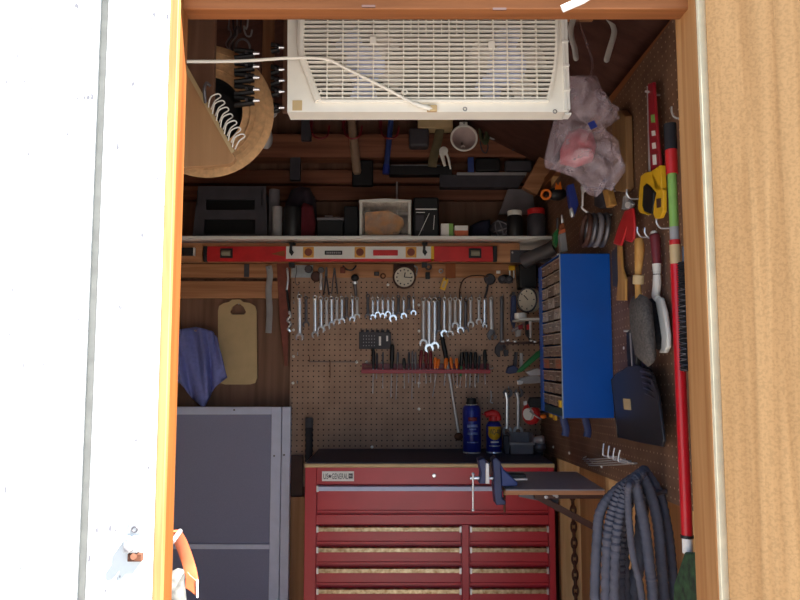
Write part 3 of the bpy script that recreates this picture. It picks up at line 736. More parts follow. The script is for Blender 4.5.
for nm_, row, at_ in (('left', LEFTROW, 'left of the clock'), ('middle', MIDROW, 'under the round clock'), ('right', RIGHTROW, 'right of the clock')):
    for i, (px, tp, bt, mk, adj) in enumerate(row):
        o_ = ORD[i + 1]
        wrench(px, tp, bt, M[mk], '%s wrench on the pegboard %s, %s from left in row' % (adj, at_, o_), 'wrenches in a row on the pegboard', jr=JR.get(px), tilt=(15 if i % 3 else -8))
        a = P(px, tp + 1.4, YB)
        peg_hook(px, tp + 1.2, 'thin wire peg holding the %s wrench from left %s' % (o_, at_), 'wire pegs carrying the wrenches')
# adjustable wrenches
def adjustable(px, top, bot, mt, mj, label, wj, lean=0, y=YW):
    a = P(px, top, y); b = P(px + lean, bot, y)
    t = T('adjustable_wrench', label, 'adjustable wrench', b, 'adjustable wrenches on the pegboard')
    hj = wj * 1.15; c = V((b.x, y, b.z + hj * .5))
    m = MB(); m.prism([V((c.x + x_ * wj, y - .007, c.z + z_ * hj)) for x_, z_ in ((-.5, .15), (-.55, -.2), (-.3, -.5), (-.12, -.5), (-.15, -.1), (.1, -.05), (.28, .1), (.22, .45), (-.2, .5))], (0, .014, 0)); m.build('fixed_jaw', mj, t, bev=.001)
    m = MB(); m.prism([V((c.x + x_ * wj, y - .006, c.z + z_ * hj)) for x_, z_ in ((.12, -.07), (.30, .06), (.55, -.15), (.45, -.42), (.2, -.48))], (0, .012, 0)); m.build('moving_jaw', mj, t, bev=.001)
    MB().cyl(c + V((.06 * wj, -.0075, .12 * hj)), c + V((.3 * wj, -.0075, .18 * hj)), .0055, seg=10).build('thumb_wheel', M['dsteel'], t)
    p1 = c + V((0, 0, hj * .4)); rr = .0085; rc = V((a.x, y, a.z - rr))
    MB().tube([rc + V((math.cos(2 * math.pi * i / 18) * rr * .75, 0, math.sin(2 * math.pi * i / 18) * rr * .75)) for i in range(18)], 0, 8, True, flat=((0, 1, 0), .005, .0028)).build('hang_ring', mt, t)
    MB().tube([rc - V((0, 0, rr * .8)), rc.lerp(p1, .2), rc.lerp(p1, .9), p1], 0, 10, flat=((0, 1, 0), .0048, .0095)).build('handle', mt, t)
    peg_hook(px, top + 1.4, 'thin wire peg holding the %s' % label.split(' hanging')[0], 'wire pegs carrying the wrenches')
adjustable(484.8, 297, 328, M['chrome'], M['chrome'], 'short bright adjustable wrench hanging left of two larger ones', .026)
adjustable(491, 297, 340, M['steel'], M['dsteel'], 'medium grey adjustable wrench hanging with its wide jaw beside the shiny one', .045, 1)
adjustable(501.8, 296, 357, M['dsteel'], M['dark'], 'largest dark adjustable wrench hanging at the right edge of the pegboard', .062)

# big combination wrenches over the worktop bin
for px, mk, adj in ((506.5, 'chrome', 'left and brighter'), (517.5, 'steel', 'right and duller')):
    t = T('large_wrench', 'long offset wrench above the grey bin, the %s of the pair' % adj, 'wrench', P(px, 436, YW), 'pair of large wrenches above the bin')
    A = P(px + 1.5, 393, YW); m = MB(); jaw(m, A, .022, .011, 190, .42); m.build('open_end', M['dsteel'], t, bev=.001)
    B = P(px + .5, 431, YW); m = MB(); jaw(m, B, .024, .011, 8, .45); m.build('open_end', M[mk], t, bev=.001)
    q0, q1 = A + V((-.004, -.006, -.01)), B + V((0, -.006, .012)); m = MB(); m.tube([q0 + V((-.006, 0, .012)), q0.lerp(q1, .12), q0.lerp(q1, .5), q0.lerp(q1, .9), q1], 0, 8, flat=((0, 1, 0), .006, .0075)); m.build('shank', M[mk], t)
    peg_hook(px + 1, 389, 'wire peg holding the %s of the two large wrenches' % adj.split()[0], 'wire pegs carrying the wrenches')

# ------------------------------------------------------------------ clock
c = P(404.3, 277, 3.22)
t = T('wall_clock', 'small round clock with dark rim and pale face over the wrench row', 'clock', P(404, 291, 3.22))
k = .9 * 3.22 / F
MB().lathe([(12.6 * k, 0), (13.2 * k, .012), (12.6 * k, .026), (11.2 * k, .028), (11.0 * k, .020)], c + V((0, .028, 0)), (0, -1, 0), 36).build('rim', M['brown'], t)
MB().lathe([(11.1 * k, 0), (11.1 * k, .004), (0, .004)], c + V((0, .010, 0)), (0, -1, 0), 36).build('face', M['cream'], t)
for h in range(12):
    a = h * math.pi / 6; d0 = V((math.sin(a), 0, math.cos(a)))
    MB().bar(c + V((0, .005, 0)) + d0 * 7.6 * k, c + V((0, .005, 0)) + d0 * 9.2 * k, .006, .002, (0, 1, 0)).build('hour_mark', M['dark'], t)
MB().bar(c + V((0, .002, 0)), c + V((1.0 * k, .002, 5.2 * k)), .005, .002, (0, 1, 0)).build('hour_hand', M['black'], t)
MB().bar(c + V((0, .003, 0)), c + V((8.6 * k, .003, -.6 * k)), .004, .002, (0, 1, 0)).build('minute_hand', M['black'], t)
r = rectP(393.5, 263.5, 414.5, 276, 3.262, .03)
tag(MB().box(r[0], (r[1].x, 3.289, r[1].z)).build('mounting_block', M['brown'], bev=.003), 'dark square block on the wall board behind the round clock', 'block')

# hardware hung along the board under the level
def hung(px0, py0, px1, py1, mt, name, label, cat, d=3.27, t=.018, bev=.003):
    r = rectP(px0, py0, px1, py1, d, t); return tag(MB().box(r[0], (r[1].x, min(3.289, r[1].y + .02), r[1].z)).build(name, M[mt], bev=bev), label, cat)
r = rectP(291, 265, 313, 277.5, 3.283, .006)
t = T('latch_plate', 'pale zinc plate with a dark knob at the top left of the pegboard', 'plate', V((r[0].x, 3.283, r[0].z)))
MB().box(r[0], r[1]).build('plate', M['zinc'], t, bev=.001)
MB().lathe([(.018, 0), (.014, .012), (.02, .018), (.016, .026), (0, .027)], P(309, 269.5, 3.283), (0, -1, 0), 10).build('knob', M['dark'], t)
MB().tube(sm([P(296, 266, 3.278), P(296.5, 272, 3.272), P(295, 280, 3.268), P(297, 285, 3.268), P(300, 283, 3.268)], 4), .002, 6).build('hook', M['dsteel'], t)
# chrome socket driver, hooked strip, sockets
def lathe_tool(name, label, cat, px, segs, d=3.262, parts=()):
    pass
t = T('ratchet', 'chrome ratchet with dark head hanging over the fourth wrench', 'ratchet', P(321, 290, 3.26))
c = P(321, 270, 3.26); MB().lathe([(.014, 0), (.016, .01), (.014, .02), (0, .021)], c + V((0, .012, 0)), (0, -1, 0), 16).build('head', M['dsteel'], t)
a, b = P(321, 273, 3.26), P(321, 290, 3.26)
MB().tube([a, a.lerp(b, .2), a.lerp(b, .5), a.lerp(b, .8), b], [.006, .008, .006, .010, .008], 12).build('handle', M['chrome'], t)
MB().tube(sm([V((c.x, 3.292, c.z + .004)), V((c.x, 3.255, c.z + .004)), V((c.x, 3.246, c.z + .012))], 3), .003, 6).build('peg', M['dsteel'], t)
t = T('leather_pouch', 'brown round leather holder just left of the chrome ratchet', 'holder', P(316, 283, 3.275)); c = P(316, 276.5, 3.28)
MB().lathe([(.026, 0), (.026, .01), (.02, .016), (0, .017)], c + V((0, .008, 0)), (0, -1, 0), 18).build('pouch', M['brown'], t)
t = T('dark_pliers', 'dark slim pliers hanging right of the chrome ratchet', 'pliers', P(326.5, 296, 3.26))
a = P(326, 274, 3.262); MB().tube(sm([a, P(325, 284, 3.262), P(323.5, 295, 3.262)], 4), .004, 8).build('handle', M['dark'], t)
MB().tube(sm([a, P(327.5, 284, 3.262), P(329, 295, 3.262)], 4), .004, 8).build('handle', M['dark'], t)
MB().prism([P(324.5, 276, 3.258), P(327.5, 276, 3.258), P(327, 267, 3.258), P(325.5, 267, 3.258)], (0, .01, 0)).build('jaw', M['dsteel'], t)
t = T('tin_snips', 'grey slim snips hanging between ratchet and dark brush', 'snips', P(335, 296, 3.265))
MB().tube(sm(polyP([(334.5, 268, ), (333, 280), (331.5, 294)], 3.262), 4), .0035, 8).build('handle', M['dsteel'], t)
MB().tube(sm(polyP([(334.5, 268), (336, 280), (337.5, 294)], 3.262), 4), .0035, 8).build('handle', M['dsteel'], t)
MB().cyl(P(334.5, 270, 3.255), V((P(334.5, 270, 3.27).x, 3.29, P(334.5, 270, 3.27).z)), .004, seg=8).build('pivot', M['dsteel'], t)
t = T('socket_driver', 'tool with black head and chrome collar hanging left of the clock', 'driver', P(355, 296, 3.26))
c = P(355, 278, 3.26); MB().sph(c, .020, (1, .8, .9)).build('head', M['black'], t)
MB().cyl(P(355, 281.5, 3.26), P(355, 284.5, 3.26), .014, .012).build('collar', M['chrome'], t); MB().cyl(P(355, 284, 3.26), P(356, 296, 3.262), .009, .006).build('shaft', M['dsteel'], t)
MB().cyl(c, V((c.x, 3.292, c.z)), .004, seg=8).build('peg', M['dsteel'], t)
t = T('spring_hook', 'dark curved hook on the wall board left of the black headed tool', 'hook', P(350, 272, 3.275))
MB().tube(sm([P(343, 266, 3.288), P(347, 269.5, 3.265), P(352, 270, 3.262), P(356, 266, 3.288)], 5), .004, 8).build('bow', M['dark'], t)
hung(340, 267, 345, 273, 'leather', 'wooden_stop', 'small reddish block on the wall board left of the dark curved hook', 'block')
hung(374, 271.5, 379, 275.5, 'dark', 'dark_clip', 'tiny dark clip on the wall board left of the clock', 'clip')
t = T('metal_ring', 'small dark ring hanging on the wall board left of the clock', 'ring', P(383, 279, 3.28)); MB().torus(P(383, 276, 3.283), .011, .0035, (0, 1, 0), 18, 6).build('ring', M['rust'], t)
hung(425.5, 272, 430, 279, 'black', 'black_socket', 'small black socket hanging right of the clock', 'socket')
t = T('brass_ring', 'dark ring on the board above the small black socket', 'ring', P(428, 270, 3.28)); MB().torus(P(428.5, 267, 3.281), .012, .005, (0, 1, 0), 16, 6).build('ring', M['dsteel'], t)
t = T('chrome_swivel', 'small chrome swivel hanging right of the clock rim', 'swivel', P(416, 279, 3.27))
MB().tube(sm(polyP([(414.5, 266), (417, 268), (416.5, 273), (415, 278)], 3.262), 4), .004, 8).build('link', M['chrome'], t); MB().cyl(P(414.5, 266, 3.262), V((P(414.5, 266, 3.262).x, 3.292, P(414.5, 266, 3.262).z)), .003, seg=8).build('pin', M['chrome'], t)
t = T('chrome_hook', 'small chrome cup hook left of the brown card', 'hook', P(441, 273, 3.28)); MB().torus(P(441, 271, 3.281), .009, .003, (0, 1, 0), 16, 6).build('eye', M['chrome'], t)
hung(445.5, 263.5, 455.5, 278, 'orangeb', 'cardboard_tag', 'orange brown card pinned to the wall board below the red level', 'card', 3.279, .006, .001)
t = T('yellow_tag', 'yellow plastic tag hanging tilted from the brown card', 'tag', P(444, 290, 3.27))
MB().prism(polyP([(443.5, 277.5), (448.8, 279.5), (445, 290.5), (439.6, 288.5)], 3.268), (0, .008, 0)).build('tag', M['yellow'], t, bev=.001)
MB().prism(polyP([(443.8, 280.5), (446.5, 281.5), (444, 288), (441.6, 287)], 3.2672), (0, .001, 0)).build('print', M['tan'], t)
MB().cyl(P(446, 277, 3.266), P(446, 280, 3.266), .0025, seg=8).build('cord', M['dark'], t)
# strap wrench loop
t = T('strap_wrench', 'dark strap wrench looped over the pegs right of the yellow tag', 'strap wrench', P(476, 300, 3.255))
MB().tube(sm(polyP([(460, 299), (459.5, 290), (462.5, 281), (469, 276.5), (477, 275.5), (484, 276), (488, 277)], 3.25), 6), 0, 8, flat=((0, 1, 0), .014, .003)).build('strap', M['brown'], t)
MB().lathe([(.026, 0), (.028, .01), (.022, .02), (0, .021)], P(489.5, 279.5, 3.272), (0, -1, 0), 16).build('head', M['dark'], t)
MB().tube(sm(polyP([(488, 282), (487, 290), (484.5, 298)], 3.252), 4), .005, 8).build('handle', M['dark'], t)
MB().cyl(P(489.5, 279.5, 3.27), V((P(489.5, 279.5, 3.27).x, 3.302, P(489.5, 279.5, 3.27).z)), .006, seg=8).build('peg', M['steel'], t)
t = T('twin_eyepiece', 'pair of dark round eyepieces hung at the right end of the board', 'goggles', P(506, 285, 3.24))
for px in (502.2, 509): MB().torus(P(px, 279.5, 3.24), .014, .006, (0, 1, 0), 20, 8).build('eyepiece', M['dark'], t); MB().lathe([(.010, 0), (0, .001)], P(px, 279.5, 3.243), (0, -1, 0), 16).build('lens', M['dsteel'], t)
MB().sph(P(505, 279, 3.262), .032, (1.1, .6, .7)).build('body', M['black'], t)
t = T('yellow_tipped_tool', 'small yellow topped tool with two pale prongs beside the eyepieces', 'tool', P(512, 277, 3.25))
MB().box(*rectP(509, 265.5, 515, 270.5, 3.25, .02)).build('head', M['yellow'], t, bev=.003)
for px in (509.8, 513.8): MB().cyl(P(px, 270, 3.255), P(px, 278, 3.255), .004, .003, 8).build('prong', M['paper'], t)
hung(496.5, 270.5, 500.5, 273.5, 'paper', 'price_tag', 'tiny white label above the dark eyepieces', 'label', 3.28, .004, .001)
# long chrome breaker hanging at the pegboard's left edge
t = T('chrome_chain', 'chrome hanging tool with twisted end at the left edge of the pegboard', 'tool', P(289, 332, 3.262))
MB().tube(sm(polyP([(287, 268), (288, 278), (286.8, 290)], 3.26), 4), .0055, 10).build('handle', M['chrome'], t)
MB().tube(sm(polyP([(286.8, 290), (288, 302), (289.8, 312)], 3.26), 4), .006, 10).build('shaft', M['black'], t)
m = MB(); m.tube(sm(polyP([(289, 311), (290.5, 316), (287.5, 320), (291, 324), (288.5, 328), (290.5, 332)], 3.26), 4), [.006, .008, .007, .006] * 5 + [.006], 8); m.build('twisted_end', M['chrome'], t)
MB().cyl(P(287, 269, 3.255), V((P(287, 269, 3.255).x, 3.295, P(287, 269, 3.255).z)), .004, seg=8).build('peg', M['dsteel'], t)

# ------------------------------------------------------------------ black bit panel and screws with washers
t = T('bit_panel', 'black panel with rows of small holes and two white slots on the pegboard', 'panel', P(375, 349, 3.28))
r = rectP(359, 332, 391, 349, 3.285, .015); MB().box(r[0], r[1]).build('panel', M['dark'], t, bev=.002)
m = MB(); kx = r[1].x - r[0].x; kz = r[1].z - r[0].z
bm_ = mat('panel_hole', (170, 166, 170), .5)
for i in range(5):
    for j in range(4): MB().box((r[0].x + kx * (.13 + i * .085), 3.2842, r[1].z - kz * (.26 + j * .19)), (r[0].x + kx * (.155 + i * .085), 3.2852, r[1].z - kz * (.20 + j * .19))).build('hole', bm_, t)
MB().box((r[0].x + kx * .62, 3.2840, r[0].z + kz * .2), (r[0].x + kx * .69, 3.2852, r[0].z + kz * .74)).build('slot', M['paper'], t)
MB().box((r[0].x + kx * .85, 3.2840, r[0].z + kz * .46), (r[0].x + kx * .91, 3.2852, r[0].z + kz * .78)).build('slot', M['paper'], t)
for i in range(6): MB().lathe([(.008, 0), (.008, .009), (0, .01)], V((r[0].x + kx * (.1 + i * .16), 3.293, r[1].z)), (0, 0, 1), 10).build('tab', M['dark'], t)
for i, (px, py, lab) in enumerate([(293.5, 330, 'beside the first wrench'), (293.5, 356.5, 'at the left edge below the first wrench'), (293, 383, 'lowest at the left edge'), (356.7, 362, 'left of the red rack'), (366.8, 362, 'just above the left end of the red rack'), (388, 284.8, 'left of the clock'), (418.8, 305, 'beside the small bright wrench'), (419, 331, 'between bit panel and long wrenches'), (419, 383, 'below the middle of the red rack'), (419, 409, 'lowest in the middle of the pegboard'), (372, 447, 'just above the worktop'), (382.3, 363, 'above the red rack under the bit panel')]):
    tag(MB().lathe([(.0072, 0), (.0072, .0015), (.0045, .0035), (0, .004)], P(px, py, YB), (0, -1, 0), 12).build('panel_screw', M['paper']), 'glint-painted screw in the pegboard, %s' % lab, 'screw', 'screws holding the pegboard')  # white colour stands in for sky reflected by the screw heads
for i, (px, py, lab) in enumerate([(298.5, 355, 'upper of two at the left edge'), (298, 383, 'lower of two at the left edge'), (295, 304, 'left of the first wrench')]):
    peg_hook(px, py, 'empty wire peg on the pegboard, %s' % lab, 'empty pegs on the pegboard')
# long wire rail
t = T('wire_rail', 'thin rusty wire rail on the empty left half of the pegboard', 'rail', P(333, 378, 3.29))
MB().cyl(P(309, 361.8, 3.294), P(357, 362, 3.294), .0018, seg=6).build('rail', M['dsteel'], t); MB().cyl(P(330, 361, 3.294), P(330, 378, 3.294), .0022, seg=6).build('post', M['rust'], t)
MB().cyl(P(309.5, 361.8, 3.294), P(309.5, 356, 3.297), .002, seg=6).build('stop', M['rust'], t)

# ------------------------------------------------------------------ red screwdriver rack
x0, x1 = P(361.5, 368, 3.25).x, P(490, 368, 3.25).x
za, zb_, zc2 = P(425, 363.5, 3.28).z, P(425, 369.5, 3.24).z, P(425, 373.5, 3.24).z
t = T('tool_rack', 'long red metal rack holding screwdrivers across the pegboard', 'tool rack', V(((x0 + x1) / 2, 3.27, zc2)))
MB().box((x0, 3.286, zc2), (x1, 3.29, za)).build('back_plate', M['redd'], t, bev=.001)
MB().box((x0, 3.232, zc2), (x1, 3.236, zb_)).build('front_rail', M['rackred'], t, bev=.001)
for x in (x0, x1 - .004): MB().box((x, 3.236, zc2), (x + .004, 3.286, zb_)).build('end_bracket', M['rackred'], t)
p = P(490, 369, 3.25); MB().tube(sm([V((p.x, 3.262, p.z)), V((p.x + .010, 3.26, p.z)), V((p.x + .014, 3.25, p.z + .006))], 3), .003, 8).build('end_hook', M['steel'], t)
MB().box((x0 + .01, 3.2855, P(370, 367.5, 3.29).z), (P(380.5, 360, 3.286).x, 3.2862, P(370, 365.5, 3.29).z)).build('label_strip', M['leather'], t)
YS = 3.261
# px_top, y_top, px_bottom(shaft), y_bottom, handle kind, radius px, colour, label
SD = [(373.5, 349, 372.8, 394, 1.9, 'black', 'black handled screwdriver, first from left'),
      (377, 353, 376.5, 379, 1.3, 'dark', 'thin dark awl, second from left'),
      (383, 352, 382.7, 389, 1.0, 'dsteel', 'slender grey screwdriver, third from left'),
      (392.3, 344.5, 390.8, 398, 2.5, 'black', 'thick black handled screwdriver, tallest at the left'),
      (398, 352, 395.8, 400, 1.3, 'dsteel', 'grey handled long screwdriver, fifth from left'),
      (404, 358, 404.3, 389, 1.9, 'black', 'short black handled screwdriver left of the grey trio'),
      (409, 352, 408.5, 383, 1.3, 'dark', 'dark slim file, first of the grey trio'),
      (412.5, 351, 411.8, 400, 1.3, 'grey', 'grey handled file, second of the grey trio'),
      (415.5, 352, 415.2, 384, 1.2, 'grey', 'grey handled file, third of the grey trio'),
      (421.5, 350, 418.7, 388, 1.9, 'redd', 'dark red handled screwdriver, left of the red group'),
      (426, 350, 426, 384, 1.8, 'redd', 'dark red handled screwdriver, second of the red group'),
      (430.5, 351, 430.6, 383, 1.8, 'redd', 'dark red handled screwdriver, right of the red group'),
      (435.6, 357.5, 434.6, 383, 2.0, 'orange', 'bright orange handled screwdriver, leftmost orange one'),
      (439, 359, 432.5, 397, 1.5, 'orange', 'slim orange handled screwdriver, second orange one'),
      (446.3, 358, 444.0, 386, 2.1, 'orange', 'tilted orange handled screwdriver, third orange one'),
      (450.5, 357.5, 454.5, 385, 1.6, 'orange', 'slim orange handled screwdriver leaning right, fourth orange one'),
      (456.5, 358, 457.5, 388, 1.7, 'orange', 'orange handled screwdriver, rightmost orange one'),
      (462, 352, 460, 388, 2.0, 'green', 'screwdriver with green ferrule beside the orange ones'),
      (466.3, 352, 465.8, 388, 2.0, 'black', 'black handled screwdriver, first right of the green one'),
      (470.8, 352, 469.8, 388, 2.0, 'black', 'black handled screwdriver, second right of the green one'),
      (475.3, 352, 475, 388, 2.0, 'black', 'black handled screwdriver, third right of the green one'),
      (479.5, 356, 478, 383, 1.4, 'dark', 'slim dark screwdriver left of the last one'),
      (484.8, 349.5, 485.2, 385, 1.9, 'black', 'tall black handled screwdriver, last at the right end')]
for (ax, ay, bx_, by, rp, cm, lab) in SD:
    yy = 3.275 if ('slim' in lab or 'third' in lab or 'second' in lab) and cm != 'orange' else 3.248
    a = P(ax, ay, yy); f = (369.0 - ay) / (by - ay); mid_ = P(ax + (bx_ - ax) * f, 369.0, yy); b = P(bx_, by, yy)
    rr = min(rp * yy / F, .0115)
    t = T('screwdriver', '%s in the red rack' % lab, 'screwdriver', mid_, 'screwdrivers in the red rack')
    d = mid_ - a; hl = d.length; ax_ = -d.normalized()
    if cm == 'green':
        MB().lathe([(rr * .5, -.034), (rr * .62, -.03), (rr * .62, .012), (rr * .6, .014), (0, .014)], mid_, ax_, 12).build('ferrule', M['green'], t)
        MB().lathe([(rr * .7, .014), (rr, .03), (rr, hl * .8), (rr * .7, hl), (0, hl)], mid_, ax_, 12).build('handle', M['black'], t)
    else:
        MB().lathe([(rr * .5, .002), (rr * .75, .006), (rr * .7, hl * .25), (rr, hl * .4), (rr * .95, hl * .85), (rr * .6, hl), (0, hl)], mid_, ax_, 12).build('handle', M[cm], t)
    rs = .0030 if rp > 1.5 else .0024
    MB().tube([mid_ + ax_ * .004, mid_.lerp(b, .85), mid_.lerp(b, .93), b], [rs, rs, rs * 1.25, rs * .4], 8).build('shaft', M['chrome'], t)
# breaker bar hanging through the rack
t = T('breaker_bar', 'long steel bar with black grip slanting through the red rack', 'breaker bar', P(458, 440, 3.262))
a, b, c, d = P(442, 337, 3.272), P(447, 362, 3.272), P(448, 371, 3.272), P(458.5, 433, 3.274)
MB().tube([a, a.lerp(b, .5), b], [.010, .0115, .011], 12).build('grip', M['black'], t)
MB().tube([b, d], [.0075, .0065], 12).build('shaft', M['steel'], t)
MB().sph(P(458.5, 436.5, 3.27), .021, (1, .8, .9)).build('head', M['rust'], t)
# thin pliers at the far end below the rack
t = T('hook_pick', 'small steel pick hanging below the right end of the red rack', 'pick', P(491.5, 404, 3.285))
MB().tube(sm(polyP([(491, 391), (491.3, 398), (490.5, 402), (493, 403)], 3.288), 4), .003, 8).build('pick', M['steel'], t)
MB().cyl(P(491, 391.5, 3.28), V((P(491, 391, 3.28).x, 3.302, P(491, 391, 3.28).z)), .002, seg=6).build('peg', M['steel'], t)
# ------------------------------------------------------------------ blue parts cabinet on the side pegboard
XC0 = W(561.5, 300, .513).x; XW = .6735
XC0 = .513
ya = .5 * (F * .513 / 161.5 + 0) * 2; yb = F * .513 / 141.0
ya = W(561.5, 335, XC0).y; yb = W(539.6, 335, XC0).y
zt = W(561.5, 252.5, XC0).z; zb = W(561.5, 417.5, XC0).z
t = T('parts_cabinet', 'tall bright blue steel cabinet of small clear drawers fixed to the side pegboard', 'parts cabinet', V(((XC0 + XW) / 2, (ya + yb) / 2, zb)))
m = MB()
m.box((XC0, ya, zb), (XW, ya + .003, zt)); m.box((XC0, yb - .003, zb), (XW, yb, zt))
m.box((XC0, ya + .003, zt - .003), (XW, yb - .003, zt)); m.box((XC0, ya + .003, zb), (XW, yb - .003, zb + .003)); m.box((XW - .003, ya + .003, zb + .003), (XW, yb - .003, zt - .003))
m.box((XC0, yb - .05, zb + .003), (XC0 + .004, yb - .003, zt - .003)); m.box((XC0, ya + .003, zb + .003), (XC0 + .004, ya + .008, zt - .003))
m.build('case', M['blue'], t, bev=.0012)
MB().box((XC0 - .002, ya - .0008, zb - .002), (XC0 + .001, ya + .003, zt + .001)).build('edge_trim', M['zinc'], t)
NR = 12; z0 = zb + .028; z1 = zt - .006; rh = (z1 - z0) / NR
MB().box((XC0 + .002, ya + .003, zb + .003), (XC0 + .006, yb - .05, z0 - .001)).build('base_strip', M['green'] if 0 else mat('dark_teal', (30, 62, 66), .5), t)
dcols = [M['clear'], mat('drawer_with_rusty_parts', (150, 84, 56), .3, var=.3, vs=60), mat('drawer_with_pale_parts', (168, 152, 140), .25, var=.35, vs=60)]
ylo, yhi = ya + .008, yb - .05; cw = (yhi - ylo) / 3
for i in range(NR):
    for j in range(3):
        a, b = ylo + j * cw + .002, ylo + (j + 1) * cw - .002; za, zb2 = z0 + i * rh + .003, z0 + (i + 1) * rh - .003
        mm = dcols[1] if (i == 3 and j != 1) else dcols[2] if i in (8, 9, 7) and (i + j) % 2 else dcols[0]
        d = MB().box((XC0 + .001, a, za), (XC0 + .11, b, zb2)).build('drawer', mm, t, bev=.002)
        MB().box((XC0 - .004, (a + b) / 2 - .012, za + rh * .40), (XC0 + .001, (a + b) / 2 + .012, za + rh * .46)).build('pull', M['drawlip'], d, bev=.001)
        MB().box((XC0 - .0015, a + .004, zb2 - .004), (XC0 + .001, b - .004, zb2 - .001)).build('front_lip', M['drawlip'], d)
MB().box((XC0 - .006, ya + .012, z0 + .004), (XC0 - .001, ya + .035, z0 + .026)).build('yellow_sticker', M['yellow'], t)
# brackets beneath it
for px, py0, py1, lab in ((585, 418, 437, 'right'), (563, 418, 436, 'left')):
    a = P(px, py0, 2.25); b = P(px + 2, py1, 2.25); a.z = zb - .002
    tt = T('bracket_hook', 'dark bracket leg below the blue cabinet, %s of two' % lab, 'bracket', b, 'bracket legs under the blue cabinet')
    MB().tube(sm([a, V((a.x + .004, a.y, a.z - .02)), V((b.x + .004, b.y, b.z + .02)), b], 5), 0, 8, flat=((1, 0, 0), .012, .006)).build('leg', M['navy'], tt)
    MB().box((a.x - .015, a.y - .015, zb - .006), (a.x + .015, a.y + .015, zb - .0015)).build('plate', M['dark'], tt, bev=.001)
# ------------------------------------------------------------------ wall hooks helper for the side board
def whook(px, py, X, lab, group='chrome hooks on the side pegboard', up=10):
    a = W(px, py, X); t_ = MB()
    t_.tube(sm([V((.680, a.y, a.z - .004)), V(((.676 + X) / 2, a.y, a.z - .006)), V((X, a.y, a.z - .004)), V((X - .008, a.y, a.z + .008)), V((X - .008, a.y, a.z + .022))], 4), .0026, 8)
    return tag(t_.build('wall_hook', M['chrome']), lab, 'hook', group)
def slab(pts, X, th, name, mt, parent, bev=.002):
    return MB().prism(polyW(pts, X), (th, 0, 0)).build(name, M[mt] if isinstance(mt, str) else mt, parent, bev=bev)
# pruning saw
X = .640
t = T('hand_saw', 'pruning saw with red blade cover and yellow handle on the side pegboard', 'saw', W(652, 218, X))
slab([(647.5, 84), (653, 82), (655.5, 120), (660, 170), (650.5, 172), (648.5, 130)], X, .008, 'blade_cover', 'rackred', t)
for (y0, y1, mk) in ((115, 123, 'lime'), (131, 136, 'paper'), (143, 149, 'paper'), (155, 165, 'paper')):
    f = (y0 - 84) / 86; x0 = 649.3 + 3.5 * f; slab([(x0, y0), (x0 + 3.4, y0 - .6), (x0 + 4.2, y1 - .6), (x0 + .6, y1)], X - .001, .001, 'cover_print', mk, t, 0)
slab([(646.6, 86), (647.4, 86), (650.2, 172), (648.5, 172)], X + .002, .004, 'blade', 'steel', t, 0)
slab([(651, 171), (660, 165), (661.5, 190), (655, 190)], X - .004, .014, 'socket', 'yellow', t)
outer = [(640.5, 176), (645, 172.5), (651, 171), (660, 186), (663, 190), (663, 211), (660, 218), (655, 219), (653, 214), (653.5, 205), (656, 193), (650, 186), (646, 183), (643.5, 187), (642, 205), (643, 211), (648, 214), (647, 215), (640, 213), (637.5, 209)]
slab(outer, X - .004, .010, 'handle', 'yellow', t, .003)
slab([(643, 186), (646, 183.5), (650, 187), (653, 192), (653, 206), (650.5, 214), (644, 211.5), (641.8, 206)], X - .006, .013, 'grip', 'black', t, .003)
slab([(656, 199), (660.5, 198), (660.5, 207), (656.5, 208)], X - .0055, .003, 'handle_slot', 'brown', t, .001)
p = W(649, 92, .640); MB().tube([V((.680, p.y + .02, p.z)), V((.655, p.y + .02, p.z)), V((.640, p.y, p.z)), V((.630, p.y - .0, p.z + .002))], .003, 8).build('hang_peg', M['steel'], t)
whook(675.5, 116, .635, 'chrome hook just above the black grip of the red pole')
whook(660, 226, .650, 'chrome hook below the yellow saw handle, above the maroon grip')
whook(648, 236, .655, 'chrome hook holding the maroon gripped brush, left of the pair')
whook(640.5, 235, .655, 'chrome hook over the wooden brush handle')
# pole pruner
XP = .60
def wp(px, py): return W(px, py, XP)
t = T('pole_pruner', 'long red pole pruner with green sleeve and black grip by the right jamb', 'pole pruner', wp(691, 600))
def seg(nm, mk, a, b, r0, r1=None, n_=16): MB().cyl(wp(*a), wp(*b), r0, r1 or r0, n_).build(nm, M[mk], t)
kx = 1.42 / F
def lx_(py): return 670 + (py - 125) * .0415
seg('grip', 'blackr', (lx_(124), 124), (lx_(150), 150), .0132)
seg('red_band', 'redp', (lx_(150), 150), (lx_(174), 174), .0128)
seg('green_sleeve', 'lime', (lx_(174), 174), (lx_(227), 227), .0098)
seg('inner_tube', 'lgrey', (lx_(227), 227), (lx_(240), 240), .0102)
seg('red_decal', 'redp', (lx_(240), 240), (lx_(245), 245), .0115)
seg('label', 'tan', (lx_(245), 245), (lx_(264), 264), .0115)
seg('pole', 'redpole', (lx_(264), 264), (lx_(536), 536), .0115)
seg('clamp_ring', 'black', (lx_(535), 535), (lx_(538), 538), .013)
seg('collar', 'paper', (lx_(538), 538), (lx_(553), 553), .0105)
MB().prism([W(678 + a, b, XP - .012) for a, b in ((6, 552), (15, 552), (20, 566), (20, 640), (-5, 640), (-5, 585), (0, 570))], (.03, 0, 0)).build('cutting_head', M['pruner'], t, bev=.005)
MB().tube([wp(679.5, 340), wp(682, 375), wp(686, 430), wp(687, 460)], .004, 6).build('scraped_patch', mat('scraped_paint', (226, 150, 150), .6), t) if 0 else None
